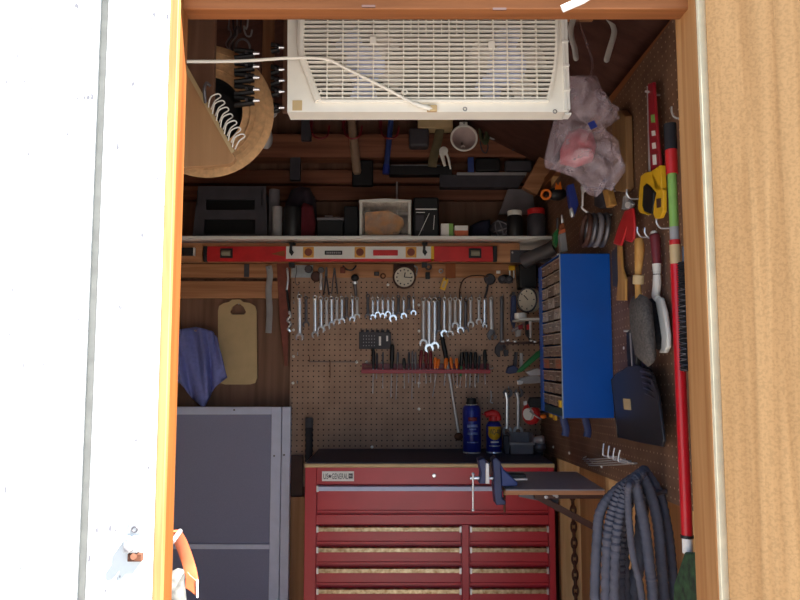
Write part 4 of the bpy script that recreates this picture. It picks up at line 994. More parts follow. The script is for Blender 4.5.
# coil brush behind the pole
t = T('coil_brush', 'black spiral bristle brush hanging between red pole and jamb', 'brush', W(684, 372, .64))
a, b = W(683.5, 262, .58), W(686, 371, .58)
m = MB(); m.tube([a.lerp(b, i / 90) for i in range(91)], [.0095 + .0035 * (i % 2) for i in range(91)], 10); m.build('bristle_coil', M['dbristle'], t)
m = MB(); m.tube([a.lerp(b, i / 160) + V((-.0125 * abs(math.cos(i * .8)), -.0115 * math.sin(i * .8) - .002, 0)) for i in range(40, 161)], .0008, 5); m.build('wire_spiral', M['dsteel'], t)
MB().tube([a, a + V((0, 0, .03)), V((.61, a.y + .02, a.z + .034)), V((.680, a.y + .03, a.z + .036))], .003, 8).build('wire_handle', M['dsteel'], t)
# bench brush with wooden handle
X = .612
t = T('bench_brush', 'bench brush with wooden handle and grey bristles hanging on the side board', 'brush', W(645, 368, X))
a, b = W(638.7, 239, X), W(639, 300, X)
MB().tube(sm([a, W(639.5, 250, X), W(638.5, 266, X), W(637.8, 284, X), b], 5), [.010 + .0025 * math.sin(i * .32) for i in range(21)], 12).build('handle', M['handlew'], t)
MB().cyl(W(638.6, 275, X), W(638.2, 284, X), .0142, .0142, 14).build('price_label', M['tan'], t)
def bristle(outl, X, th, mk, parent, seed=0, name='bristles', push=0):
    m = MB(); m.pillow([W(x, y, X) for x, y in outl], (-th, 0, 0), rings=6, amp=.35, freq=60, k=.3, seed=seed); return m.build(name, M[mk], parent, ang=80)
bristle([(633, 296), (640, 294), (647, 297), (649.5, 315), (652, 340), (654, 362), (648, 367), (640, 360), (635, 340), (632.5, 318)], X, .018, 'bristle', t)
# scrub brush with white head
t = T('scrub_brush', 'white backed scrub brush with maroon grip and black bristles', 'brush', W(660, 352, .63))
X = .652
a = [(654.5, 234), (655, 240), (656, 252), (657, 264)]
MB().tube(sm([W(*q, X) for q in a], 5), [.009, .011, .0125, .013, .0132, .013, .0128, .0126, .0124, .012, .0118, .0115, .011, .011, .0105, .0105], 12).build('grip', M['maroon'], t)
MB().tube([W(653.8, 232, X), W(654.3, 235.5, X)], .0085, 12).build('end_loop', M['white'], t)
MB().cyl(W(656.6, 264, X), W(657, 272, X), .0115, .010, 14).build('collar', M['white'], t)
MB().torus(W(657, 274.5, X), .0092, .0014, W(657, 275, X) - W(656.9, 272, X), 16, 6).build('ring_mark', M['black'], t)
MB().tube(sm([W(657, 272, X), W(657, 284, X), W(655.8, 296, X), W(658, 299, X)], 4), [.0095, .0098, .010, .0105, .0105, .0105, .0105, .0105, .010, .009, .009, .009, .009], 12).build('neck', M['white'], t)
MB().prism([W(x, y, X - .004) for x, y in ((654, 297), (660, 297.5), (664, 312), (667, 335), (667, 347), (664, 353), (658, 353), (660.5, 348), (661, 338), (658, 318))], (.012, 0, 0)).build('back', M['white'], t, bev=.004)
bristle([(646, 299), (655, 298), (659, 318), (661.5, 342), (659, 350), (652, 347), (648, 325)], X, .016, 'dbristle', t, 3)
# putty scraper
X = .655
t = T('wood_scraper', 'thin wooden scraper with black edge hanging left of the bench brush', 'scraper', W(621, 301, X))
slab([(617, 244), (620, 244), (621.5, 268), (625, 279), (625, 300.5), (616, 300.5), (617.8, 280)], X, .008, 'handle', 'handlew', t)
slab([(611.5, 252), (616.5, 246), (618.5, 270), (617, 287), (612.8, 286)], X + .003, .006, 'blade', 'dark', t, .001)
t = T('dark_scraper', 'narrow dark tool hanging partly behind the bench brush handle', 'tool', W(630, 312, .66))
slab([(626, 277), (631, 276), (631.5, 300), (633, 313), (628, 308), (626.5, 292)], .662, .012, 'blade', 'brown', t)
# red handled pliers
X = .645
t = T('fencing_pliers', 'pliers with red handles hanging jaws up on the side pegboard', 'pliers', W(622, 245, X))
slab([(624, 211), (629.5, 208), (631, 212), (627, 226), (620.5, 246), (612.5, 244), (618, 226)], X, .008, 'handle', 'redp', t, .004)
slab([(626, 211.5), (632.5, 207.5), (634, 226), (633.5, 239), (630, 242.5), (624.5, 241), (626, 228)], X - .010, .008, 'handle', 'redp', t, .004)
slab([(621, 210), (623, 196), (625.5, 195), (626, 203), (629, 200), (632, 204), (629, 209)], X, .010, 'jaw', 'chrome', t, .002)
MB().cyl(W(627.5, 205, X - .004), W(627.5, 205, X) + V((.014, 0, 0)), .009, seg=12).build('pivot', M['steel'], t)
whook(629.8, 197, .650, 'dark wire hook above the red handled pliers')
# dust pan
t = T('dustpan', 'black dustpan hanging by its handle on the side board', 'dustpan', W(640, 447, .63))
X = .615
MB().prism([W(x, y, X + .02) for x, y in ((625.8, 332), (632, 327.5), (635, 330), (635.5, 352), (636, 368), (627.5, 370), (626, 350))], (.016, 0, 0)).build('handle', M['black'], t, bev=.004)
MB().tube([W(630.2, 333, X + .014), W(631.2, 350, X + .014), W(632.2, 366, X + .014)], .0028, 8).build('handle_highlight', M['grey'], t)  # grey strip modelled as the highlight along the black handle
pan = [(611.5, 380), (616, 374), (628, 367), (638, 366), (650, 369.5), (653.5, 376), (657, 390), (663.5, 440), (663, 447), (640, 443), (618, 437.5), (616, 420)]
MB().prism([W(x, y, X + .012) for x, y in pan], (.005, 0, 0)).build('pan', M['gloss'], t, bev=.002)
rim = [(618, 437.5), (616, 420), (611.5, 380), (616, 374), (628, 367), (638, 366), (650, 369.5), (653.5, 376), (657, 390), (663.5, 440), (663, 447)]
m = MB(); pr = [W(x, y, X + .012) for x, y in rim]; q = [W(640 + (x - 640) * .9, 405 + (y - 405) * .93, X + .05) for x, y in rim]
m.grid(lambda u, v: (lambda i: (pr[i] * (1 - v) + q[i] * v))(min(int(u * 10 + .5), 10)), 10, 1); m.build('side_wall', M['gloss'], t, solid=.004)
for i in range(5):
    a = W(641 + i * 1.2, 371 + i * 5.5, X + .010); b = W(652 + i * 1.5, 373.5 + i * 6.5, X + .010)
    MB().tube([a, a.lerp(b, .5) + V((-.004, 0, .003)), b], .0035, 8).build('rib', M['gloss'], t)
slab([(623, 398.5), (629.5, 399), (630.5, 410), (624, 409.5)], X + .010, .002, 'price_label', 'tan', t, 0)
MB().prism([W(x, y, X + .006) for x, y in ((652, 380), (657, 392), (663.5, 440), (661, 447), (653, 425), (647.5, 390))], (.008, 0, 0)).build('bent_side', M['gloss'], t, bev=.002)
p = W(631, 331, X + .03); MB().cyl(V((p.x - .02, p.y, p.z)), V((.681, p.y, p.z)), .003, seg=8).build('hang_peg', M['steel'], t)
p = W(618, 340, .676)
tag(MB().lathe([(.005, 0), (.005, .002), (0, .003)], W(624, 348, .676), (-1, 0, 0), 12).build('panel_screw', M['paper']), 'glint-painted screw in the side pegboard between cabinet and dustpan handle', 'screw')  # screw head coloured white as a painted sky reflection
# four pronged wire hook
for i in range(4):
    a = W(586 + i * 2.2, 455.5 + i * 2.0, .672); c = W(604.5 + i * 5.2, 456 + i * 2.0, .585); up = W(603.8 + i * 5.4, 443.5 + i * 2.2, .585)
    tag(MB().tube(sm([V((.681, a.y, a.z)), V((.66, a.y - .01, a.z - .012)), V((.625, c.y, c.z - .004)), c, V((c.x - .004, c.y, c.z + .012)), up], 5), .0022, 8).build('wire_hook', M['steel']), 'long wire hook low on the side pegboard, %s from left of four' % ORD[i + 1], 'hook', 'long wire hooks above the bench')
for i, (px, py, lab) in enumerate(((569.5, 453, 'left of the long wire hooks'), (602, 466.5, 'just under the long wire hooks'), (553.5, 447, 'near the corner above the worktop'))):
    tag(MB().lathe([(.006, 0), (.006, .002), (.003, .004), (0, .004)], W(px, py, .675), (-1, -.3, 0), 12).build('panel_screw', M['paper']), 'glint-painted screw at the lower edge of the side pegboard, %s' % lab, 'screw', 'screws in the side pegboard')  # same painted white glint on these screw heads
# ------------------------------------------------------------------ coil of grey hose
hx = .60
t = T('hose_coil', 'coil of flat grey ribbed hose draped over a hook low on the right', 'hose', W(640, 600, hx))
top = W(640, 478, hx)
strands = {1: [(640, 474), (617, 490), (601, 510), (597, 540), (595, 600)], 2: [(636, 478), (622, 489), (613, 510), (607.5, 540), (606, 600)], 3: [(636, 482), (627, 490), (620, 512), (616, 545), (614.5, 600)],
           4: [(630, 484), (628, 497), (629.5, 525), (633, 555), (642, 600)], 5: [(634, 480), (639, 500), (645, 530), (650, 570), (653, 600)], 6: [(641, 475), (651, 495), (658, 525), (661, 560), (664, 600)], 7: [(646, 472), (660, 495), (668, 530), (672, 565), (674, 600)], 9: [(640, 484), (628, 502), (623, 540), (625, 600)], 10: [(641, 484), (642, 510), (640, 555), (633, 600)], 8: [(638, 486), (630, 500), (623, 530), (621, 560), (621, 600)]}
for (sa, sb, da, db, ra, rb, cor) in ((9, 10, .075, .08, .015, .017, 1), (1, 7, .02, .035, .0125, .0115, 0), (2, 6, -.015, .0, .0125, .0135, 1), (3, 5, -.03, -.035, .0115, .0135, 1), (8, 4, .05, -.05, .011, .0085, 1)):
    dA, dB = top.y + da, top.y + db
    A = [P(x, y, dA) for x, y in strands[sa]]; B = [P(x, y, dB) for x, y in strands[sb]]
    lo = [B[-1] + V((.0, 0, -.2)), (A[-1] + B[-1]) / 2 + V((0, 0, -.30)), A[-1] + V((.0, 0, -.2))]
    loop = sm(A[::-1] + B + lo, 16, closed=True); n_ = len(loop); na = len(A) * 16
    rad = [(ra if i < na else rb) * (1 + (.17 * math.sin(i * 2.1) if (cor and i < na) else .07 * math.sin(i * 1.9))) for i in range(n_)]
    MB().tube(loop, rad, 10, True).build('hose_loop', M['clothgrey'], t)
p = P(641, 481, top.y); tag(MB().tube(sm([V((.682, p.y + .03, p.z - .03)), V((.60, p.y, p.z - .036)), V((.585, p.y - .01, p.z - .034))], 4), .006, 8).build('hose_hook', M['dsteel']), 'dark hook under the top of the grey hose coil', 'hook')
# ------------------------------------------------------------------ rusty chain on the stud
t = T('chain', 'rusty chain hanging down the wooden stud right of the tool chest', 'chain', P(573, 600, 2.955))
n_ = 14
for i in range(n_ + 6):
    c = P(572.6 + .25 * i, 495 + i * 8.0, 2.950); m = MB()
    R1, R2 = .0105, .023
    if i % 2 == 0: pts = [c + V((R1 * math.cos(a), 0, R2 * math.sin(a))) for a in [2 * math.pi * q / 16 for q in range(16)]]
    else: pts = [c + V((0, R1 * math.cos(a), R2 * math.sin(a))) for a in [2 * math.pi * q / 16 for q in range(16)]]
    m.tube(pts, .0044, 6, True); m.build('link', M['rust'], t)
c = P(572.6, 492, 2.955); MB().cyl(V((c.x, 2.94, c.z)), V((c.x, 2.985, c.z)), .004, seg=8).build('nail', M['dsteel'], t)
# ------------------------------------------------------------------ swing-out bench and vise
zs = W(602, 488, .676).z; zs_t = zs + .004
t = T('side_bench', 'small grey topped bench board fixed to the right wall in front of the chest', 'bench', V((.5, 2.45, zs - .02)))
y0 = 2.275; y1 = 2.64
x0 = P(505.5, 488, y0).x
MB().box((x0, y0, zs - .014), (.672, y1, zs)).build('board', M['lumberx'], t, bev=.002)
MB().box((x0 + .002, y0 + .002, zs), (.672, y1, zs + .003)).build('top_mat', M['benchtop'], t)
MB().box((x0 + .10, y0 + .02, zs - .030), (.672, y0 + .05, zs - .0142)).build('support_rail', M['redd'] if 0 else M['brown'], t, bev=.001)
MB().bar((.45, y0 + .035, zs - .022), (.69, y0 + .035, zs - .15), .02, .012, (0, 1, 0)).build('brace', M['brown'], t)
MB().bar((.40, y0 + .06, zs - .02), (.53, y0 + .06, zs - .045), .02, .016, (0, 1, 0)).build('arm', M['dsteel'], t)
for px, py in ((554, 494.5), (546, 497), (556.5, 496)): MB().lathe([(.006, 0), (.006, .004), (0, .005)], P(px, py, y0 + .016), (0, -1, 0), 10).build('bolt', M['chrome'], t)
dv = 2.30
t = T('bench_vise', 'dark blue clamp-on bench vise with open jaws at the end of the small bench', 'vise', P(500, 505, dv))
def vb(px0, py0, px1, py1, d, th, nm, mk, bev=.003): r = rectP(px0, py0, px1, py1, d, th); return MB().box(r[0], r[1]).build(nm, M[mk], t, bev=bev)
MB().prism(polyP([(478, 460), (484, 458), (488, 463), (489, 470), (487, 484), (479, 484), (481, 474)], dv), (0, .06, 0)).build('moving_jaw', M['navy'], t, bev=.004)
vb(485.5, 463, 489.5, 484, dv - .006, .07, 'jaw_face', 'steel', .002)
vb(489.8, 462, 491.5, 475, dv, .06, 'jaw_face', 'brown', .001)
MB().prism(polyP([(492.5, 460), (496, 457), (501, 462), (502, 484), (502.5, 499), (506, 501), (506, 505), (496, 505.5), (494, 488), (494, 474)], dv - .002), (0, .065, 0)).build('fixed_jaw', M['navy'], t, bev=.004)
MB().prism(polyP([(501, 464), (504, 470), (511, 476), (518, 483), (517, 486.5), (502, 486.5)], dv + .002), (0, .06, 0)).build('body', M['bluem'], t, bev=.004)
vb(509, 474.5, 526, 479, dv + .02, .03, 'slide_bar', 'black', .002)
MB().cyl(P(509, 479.5, dv + .012), P(527, 479, dv + .012), .0045, seg=12).build('slide_rod', M['steel'], t)
MB().cyl(P(470, 478, dv + .03), P(496, 478, dv + .03), .0062, seg=14).build('screw', M['chrome'], t)
MB().cyl(P(473, 474.5, dv + .022), P(473, 510, dv + .022), .0036, seg=10).build('handle_bar', M['chrome'], t)
for py in (474, 510): MB().sph(P(473, py, dv + .022), .0055).build('handle_end', M['chrome'], t)
MB().cyl(P(504.5, 494, dv + .05), P(504.5, 512, dv + .05), .0042, seg=10).build('clamp_screw', M['rust'], t)
MB().cyl(P(506, 492.6, dv + .05), P(506, 494.5, dv + .05), .010, seg=14).build('clamp_pad', M['tan'], t)
# ------------------------------------------------------------------ white twin fan hanging over the doorway
DFN = 1.45
def fp(px, py, dd=0): return P(px, py, DFN + dd)
fx0, fx1 = fp(287.5, 70).x, fp(568, 90).x
fzb = fp(430, 111.5).z; fzt = fp(430, -46).z; FT = .052
t = T('twin_fan', 'white twin window fan with slatted grille hanging inside the top of the doorway', 'fan', V((0, DFN, fzb)))
def gl(py): return 301 + max(0, (py - 52)) * .33
def gr_(py):
    return 557 - (0 if py < 40 else (py - 40) ** 2 * .0026)
# front plate around the grille, as one ring
outer = [(287.5, 112), (568.5, 112), (563, -46), (287.5, -46)]
inner = [(gl(101), 101)] + [(gr_(101), 101)] + [(gr_(y), y) for y in (90, 78, 66, 54, 42, 20, 0, -20, -32)] + [(gl(-32), -32), (gl(0), 0), (gl(52), 52)]
m = MB(); ev = []
for loop in (outer, inner):
    vs_ = [m.b.verts.new(fp(x, y)) for x, y in loop]
    for i in range(len(vs_)): ev.append(m.b.edges.new((vs_[i], vs_[(i + 1) % len(vs_)])))
bmesh.ops.triangle_fill(m.b, use_beauty=True, edges=ev)
ge = bmesh.ops.extrude_face_region(m.b, geom=m.b.faces[:])
for v in [q for q in ge['geom'] if isinstance(q, bmesh.types.BMVert)]: v.co.y += .004
m.build('front_plate', M['ivory'], t)
m = MB()
m.box((fx0, DFN + .004, fzb), (fx1, DFN + FT, fzb + .004)); m.box((fx0, DFN + .004, fzt - .004), (fx1, DFN + FT, fzt)); m.box((fx0, DFN + .004, fzb + .004), (fx0 + .004, DFN + FT, fzt - .004)); m.box((fx1 - .004, DFN + .004, fzb + .004), (fx1, DFN + FT, fzt - .004))
m.build('casing', M['ivory'], t)
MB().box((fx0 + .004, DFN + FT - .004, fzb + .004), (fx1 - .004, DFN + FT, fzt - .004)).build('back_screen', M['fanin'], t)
# grille: slats and ribs are one moulded piece
m = MB()
y = 98.5
while y > -32:
    m.box((fp(gl(y) - 2, y).x, DFN - .006, fp(0, y).z - .0016), (fp(gr_(y) + 2, y).x, DFN + .004, fp(0, y).z + .0016)); y -= 4.46
for px in [327.5, 343, 358.3, 373.5, 388.5, 403.5, 418.5, 433.6, 449, 464, 478.5, 493, 507, 521.5, 536]:
    m.box((fp(px, 50).x - .0013, DFN - .0075, fp(0, 100.5).z), (fp(px, 50).x + .0013, DFN + .003, fp(0, -32).z))
for px in [411, 426, 441.4, 456.5]:
    m.box((fp(px, 20).x - .0011, DFN - .007, fp(0, 36).z), (fp(px, 20).x + .0011, DFN + .003, fp(0, -32).z))
m.build('grille', M['ivory'], t)
m = MB(); m.tube(sm([fp(gl(-30), -30, -.004), fp(gl(20), 20, -.004), fp(gl(52), 52, -.004), fp(gl(78), 78, -.004), fp(gl(101) + 1, 101, -.004)], 6), .0085, 8); m.tube([fp(gl(101) + 1, 101, -.004), fp(gr_(101), 101, -.004)], .0045, 8); m.tube([fp(gr_(q), q, -.004) for q in (101, 90, 78, 66, 54, 42, 20, 0, -30)], .0045, 8)
m.build('grille_rim', M['ivory'], t)
for px, py in ((373, 40.5), (491.5, 45)): MB().obox(fp(px, py, -.0075), (.0072, 0, 0), (0, .002, 0), (0, 0, .0088)).build('centre_badge', M['ivory'], t, bev=.001)
for px, py in ((318.5, 91.5), (404.5, 92)): MB().torus(fp(px, py, -.008), .0055, .0018, (0, 1, 0), 16, 6).build('screw_boss', M['ivory'], t)
for px, py in ((465, 109), (555, 112.5 - 1)): MB().torus(fp(px, py, -.001), .004, .0009, (0, 1, 0), 14, 5).build('screw_hole', M['dsteel'], t)
for px in (366, 506):
    c = fp(px, 68, .026)
    for k in range(5):
        a = k * 2 * math.pi / 5 + (.3 if px > 400 else .9); m = MB()
        def bl(u, v, a=a, c=c): 
            r_ = .022 + .066 * u; w_ = a + (v - .5) * (1.0 - .25 * u)
            return c + V((r_ * math.cos(w_), -.010 + .012 * (v - .5), r_ * math.sin(w_)))
        m.grid(bl, 6, 6); m.build('blade', M['fangrey'] if k in (0, 2, 4) else M['fanblue'], t, solid=.002)
    MB().lathe([(.044, -.010), (.044, .014), (.038, .018), (0, .019)], c, (0, -1, 0), 28).build('hub', M['fanblue'], t)
MB().box(*[V((fp(294, 0).x, DFN - .001, fp(0, 110.5).z)), V((fp(303.5, 0).x, DFN, fp(0, 100.5).z))]).build('rating_sticker', M['tan'], t)
# accordion side frame at the right
for i, px in enumerate((563.2, 566.2)):
    m = MB(); a = fp(px - 4, -46, .01); b = fp(px + 1.2, 112, .01); m.bar(a, b, .006, .03, (0, 1, 0)); m.build('side_rail', M['white'], t, bev=.001)
for k in range(5): MB().bar(fp(560 + k * .9, 20 + k * 24, .006), fp(566 + k * .9, 20 + k * 24, .006), .004, .03, (0, 1, 0)).build('side_rib', M['white'], t)
MB().obox(fp(432, 108.5, -.004), (.011, 0, 0), (0, .006, 0), (0, 0, .007)).build('cord_clip', M['tan'], t, bev=.002)
# straps up to a rafter
for x in (fx0 + .08, fx1 - .08): MB().box((x - .012, DFN + .02, fzt), (x + .012, DFN + .05, ZC + 1.05)).build('hanging_strap', M['steel'], t)
n += 1; struct(MB().box((XL + .02, DFN + .0, ZC + .80), (XR - .02, DFN + .0 + .06, ZC + .885)).build('trim_%d' % n, M['lumberx']))
t = T('power_cord', 'cream power cord running from the left jamb across the fan grille', 'cord', P(240, 62, 1.36))
m = MB(); m.tube(sm([V((-.52, 1.135, P(100, 64, 1.3).z)), P(150, 61.5, 1.26), P(186, 61.5, 1.30), P(240, 61, 1.36), P(290, 58, 1.42), P(325, 59, 1.435), P(345, 68, 1.437), P(385, 88, 1.437), P(416, 104.5, 1.437), P(432, 109, 1.443)], 8), .0034, 8); m.build('cable', M['ivory'], t)
MB().cyl(P(414, 103.5, 1.437), P(430, 108.5, 1.442), .0042, .0058, 10).build('strain_relief', M['ivory'], t)
# ------------------------------------------------------------------ white strip at the header, latch plates, strap
t = T('white_strip', 'short white plastic strip hanging at the top right of the header', 'strip', P(566, 8, 1.085))
MB().tube([P(596, -8, 1.099), P(583, 0, 1.085), P(562, 9, 1.080)], 0, 8, flat=((.5, 0, .87), .0062, .002)).build('strip', M['white'], t)
for px, py, sd in ((368.5, 6.3, 'left'), (499.5, 9, 'right')):
    c = P(px, py, YF - .0042); tag(MB().obox(c, (.0115, 0, 0), (0, .0012, 0), (0, 0, .0020)).build('latch_slot', M['brown']), 'small dark slot in the wooden header, %s of two' % sd, 'slot', 'dark slots in the header')
def wl(px, py, dd=0): return P(px, py, YF - dd)
t = T('latch', 'small rusty bolt latch on the white board beside the door', 'latch', wl(134, 560))
MB().obox(wl(134.5, 529), (.0105, 0, 0), (0, .0012, 0), (0, 0, .0075)).build('plate', M['zinc'], t, bev=.001)
MB().torus(wl(134.5, 529.5, .0015), .0042, .0012, (0, 1, 0), 14, 5).build('washer', M['dsteel'], t)
m = MB(); c = wl(133, 548); m.obox(c + V((0, -.006, .006)), (.012, 0, 0), (0, .0065, 0), (0, 0, .011)); m.build('bracket', M['zinc'], t, bev=.002)
m = MB(); m.lathe([(.0085, 0), (.0085, .006), (.004, .008), (0, .009)], c + V((-.001, -.0125, .005)), (0, -1, 0), 6); m.build('bolt', M['lgrey'], t, bev=.001)
MB().obox(wl(135.5, 557, .004), (.011, 0, 0), (0, .005, 0), (0, 0, .006)).build('rusty_tab', M['rust'], t, bev=.001)
MB().cyl(wl(133.5, 556.5, .006), wl(133.5, 556.5, .013), .0055, .005, 10).build('rusty_bolt', M['rust'], t)
t = T('orange_strap', 'orange strap hanging from the left jamb with a folded square end', 'strap', P(195, 597, 1.27))
MB().tube(sm([V((OX0 - .01, 1.20, P(172, 531, 1.2).z)), P(175, 532, 1.21), P(181, 543, 1.23), P(187, 559, 1.25), P(191, 573, 1.26), P(193, 585, 1.265)], 6), 0, 8, flat=((1, .5, 0), .0105, .0016)).build('band', M['strap'], t)
MB().prism(polyP([(185.5, 569), (190, 575), (196.5, 580.5), (196.8, 597), (191, 592), (185, 588)], 1.255), (0, .003, 0)).build('folded_end', M['strap'], t, bev=.001)
MB().prism(polyP([(196.0, 580), (197.2, 580), (197.6, 598), (196.4, 597.6)], 1.253), (0, .005, 0)).build('pale_edge', M['paper'], t)
MB().cyl(V((OX0 - .003, 1.16, P(172, 542, 1.16).z)), V((OX0 - .003, 1.20, P(172, 531, 1.2).z)), .004, seg=8).build('pin', M['steel'], t)
t = T('grey_rag', 'pale grey cloth bundle just inside the left jamb below the strap', 'rag', P(174, 640, 1.35))
MB().pillow(polyP([(150, 590), (168, 573), (178, 568), (186, 570), (182, 577), (184, 590), (186, 606), (184, 640), (150, 660)], 1.34), (0, -.03, 0), rings=8, amp=.5, freq=30, k=.4).build('cloth', M['rag'], t, ang=80)
tag(MB().box((P(140, 640, 1.34).x, 1.26, 0), (P(184, 640, 1.34).x, 1.42, P(174, 640, 1.34).z - .045)).build('tall_box', M['brown'], bev=.004), 'brown box standing inside the left jamb under the grey cloth', 'box')

# ------------------------------------------------------------------ top left: plywood gusset, straw hat, clamps, wires
D = 1.56
pts = [(232, 152), (235, 157), (233, 162), (228, 164.5), (120, 172), (-172, 182), (-172, -60), (116, -60), (184, 64)]
m = MB(); m.prism(polyP(pts, D), (0, .018, 0)); n += 1
o_ = m.build('plywood_gusset', M['wallr'], bev=.001)
MB().prism(polyP([(186, 64), (234.5, 151), (231.5, 153.5), (182.5, 66)], 1.557), (0, .003, 0)).build('edge_lamination', M['tan'], o_)
tag(o_, 'plain plywood panel with slanting edge in front of the straw hat', 'panel')
D = 1.80
t = T('straw_hat', 'round woven straw hat hanging brim forward at the top left', 'hat', P(205, 180, D)); k = D / F
c = P(206, 111, D)
prof = [(37 * k, .0), (41 * k, -.004), (50 * k, .002), (60 * k, .006), (68 * k, .002), (69 * k, -.001), (68 * k, -.006), (60 * k, -.002), (50 * k, -.006), (41 * k, -.012), (37 * k, -.010)]
ax = V((.10, -1, -.06)).normalized()
m = MB(); m.lathe(prof + [prof[0]], c, ax, 56, caps=False); m.build('brim', M['straw'], t)
for i, rr in enumerate((45, 50.5, 56, 61.5)): MB().torus(c + ax * (.001 + .004 * (rr - 41) / 20), rr * k, .0016, ax, 56, 5).build('braid_row', M['straw'], t)
m = MB(); m.lathe([(37.5 * k, -.008), (36 * k, -.05), (32 * k, -.09), (20 * k, -.105), (0, -.108)], c, ax, 40, caps=False); m.build('crown', M['straw'], t)
m = MB(); m.lathe([(36.8 * k, -.006), (35.4 * k, -.05), (31 * k, -.084), (0, -.098)], c, ax, 40, caps=False); m.build('dark_lining', M['black'], t)
m = MB(); m.cyl(V((P(208, 68, 1.80).x, 1.662, P(208, 68, 1.8).z)), P(208, 68, 1.815), .005, seg=8); m.build('peg', M['dsteel'], t)
n += 1                                  # board carrying it
a, b = P(120, -30, 1.925), P(214, 200, 1.925)
struct(MB().box((XL, 1.64, P(190, 128, 1.64).z), (P(214, 60, 1.64).x, 1.66, ZE + .10)).build('trim_%d' % n, M['ply'], bev=.001))
for i in range(7):
    f = i / 6; px, py = 214.5 + 24 * f, 101 + 40 * f; c = P(px, py, 1.545)
    tt = T('wire_clip', 'pale bent wire clip on the slanting plywood edge, %s from top' % ORD[i + 1], 'clip', c, 'pale wire clips on the plywood edge')
    m = MB(); m.tube(sm([c + V((-.016, .008, -.012)), c + V((-.006, -.012, .004)), c + V((.010, -.008, .014)), c + V((.014, 0, .010)), c + V((.002, -.004, -.002)), c + V((-.010, .010, -.016))], 5), .0016, 6); m.build('wire', M['white'], tt)
c = P(205, 92, 1.552); tag(MB().tube(sm([c + V((0, .012, -.03)), c + V((0, -.006, .0)), c + V((.004, -.004, .02)), c + V((.012, .002, .014))], 4), .004, 8).build('cup_hook', M['dsteel']), 'dark cup hook on the slanting plywood edge above the wire clips', 'hook')
# spring clamps in two stacks on upright strips
def strip(px0, px1, py0, py1, d, mk, nm, lab, cat):
    r = rectP(px0, py0, px1, py1, d, .018); return tag(MB().box(r[0], (r[1].x, r[1].y, ZC + 1.18)).build(nm, M[mk], bev=.002), lab, cat)
strip(262, 274, 0, 100, 2.0, 'ply2', 'upright_strip', 'brown upright strip between the two stacks of clamps', 'strip')
strip(283, 289, 0, 112, 2.0, 'ply', 'upright_strip', 'brown upright strip just left of the white fan', 'strip')
for k, (cx_, ys_, lab) in enumerate(((246, (54, 67, 78, 90, 101), 'left stack'), (276, (48, 70, 81, 92, 108), 'right stack beside the fan'))):
    for i, py in enumerate(ys_):
        d = 1.755 if k == 0 else 2.0 - .03
        c = P(cx_, py, d)
        tt = T('spring_clamp', 'black clamp with bright metal tip in the %s, %s from top' % (lab, ORD[i + 1]), 'clamp', c, 'black clamps in two stacks at the top left')
        L = .030 if k == 0 else .014
        for sg in (1, -1):
            m = MB(); m.tube(sm([c + V((-L, 0, .011 * sg)), c + V((-L * .3, 0, .009 * sg)), c + V((L * .7, 0, .005 * sg))], 4), 0, 8, flat=((0, 1, 0), .009, .0065)); m.build('arm', M['black'], tt)
        m = MB(); m.cyl(c + V((L * .7, -.004, 0)), c + V((L * .7 + .016, -.004, 0)), .0055, .0035, 10); m.build('metal_tip', M['chrome'], tt)
        MB().cyl(c + V((L * .1, -.012, 0)), c + V((L * .1, .031, 0)), .004, seg=8).build('pivot', M['dsteel'], tt)
tag(MB().prism(polyP([(260, 112), (262.5, 96), (264, 98), (264, 112), (261.5, 119)], 1.975), (0, .026, 0)).build('dark_knife', M['dark'], bev=.001), 'small dark blade hanging under the left stack of clamps', 'blade')
random.seed(4)
for i in range(4):
    c = P(229 + i * 4, 20 + i * 2, 1.96 + .01 * i)
    pts = [c + V((0, 0, .35)), c] + [P(226 + random.uniform(-1, 14), 28 + 9 * q + random.uniform(-3, 3), 1.95 + .012 * i) for q in range(4)]
    tag(MB().tube(sm(pts, 5), .0024, 6).build('loose_wire', M['dark'] if i % 2 else M['grey']), 'grey wire hanging in a tangle behind the cord, %s from left' % ORD[i + 1], 'wire', 'grey wires hanging at the top left')
c = P(248, 17, 1.93); tag(MB().tube(sm([c + V((0, 0, .4)), c, P(244, 26, 1.93), P(246, 35, 1.93), P(250.5, 36, 1.93), P(252, 30, 1.93)], 5), .0028, 8).build('ceiling_hook', M['lgrey']), 'pale hook hanging above the clamps at the top left', 'hook')
tag(MB().torus(P(243, 47, 1.95), .022, .0035, (.2, 1, .5), 24, 6).build('wire_loop', M['grey']), 'grey wire loop lying above the left stack of clamps', 'wire')
tt = T('grey_ball', 'pale grey round knob hanging between straw hat and fan', 'knob', P(272, 128, 2.5)); MB().sph(P(271, 112, 2.2), .022, (1, .8, 1)).build('knob', M['lgrey'], tt); MB().cyl(P(271, 112, 2.2), V((P(271, 112, 2.2).x, 2.2, ZC + 1.2)), .004, seg=8).build('cord', M['dark'], tt)
tt = T('hanging_bulb', 'grey rounded piece hanging lower right of the straw hat brim', 'tool', P(266, 150, 2.3)); MB().sph(P(266, 138, 2.3), .034, (.7, .8, 1.15)).build('body', M['lgrey'], tt); MB().cyl(P(267, 130, 2.3), V((P(267, 130, 2.3).x, 2.3, ZC + 1.2)), .004, seg=8).build('cord', M['dark'], tt)

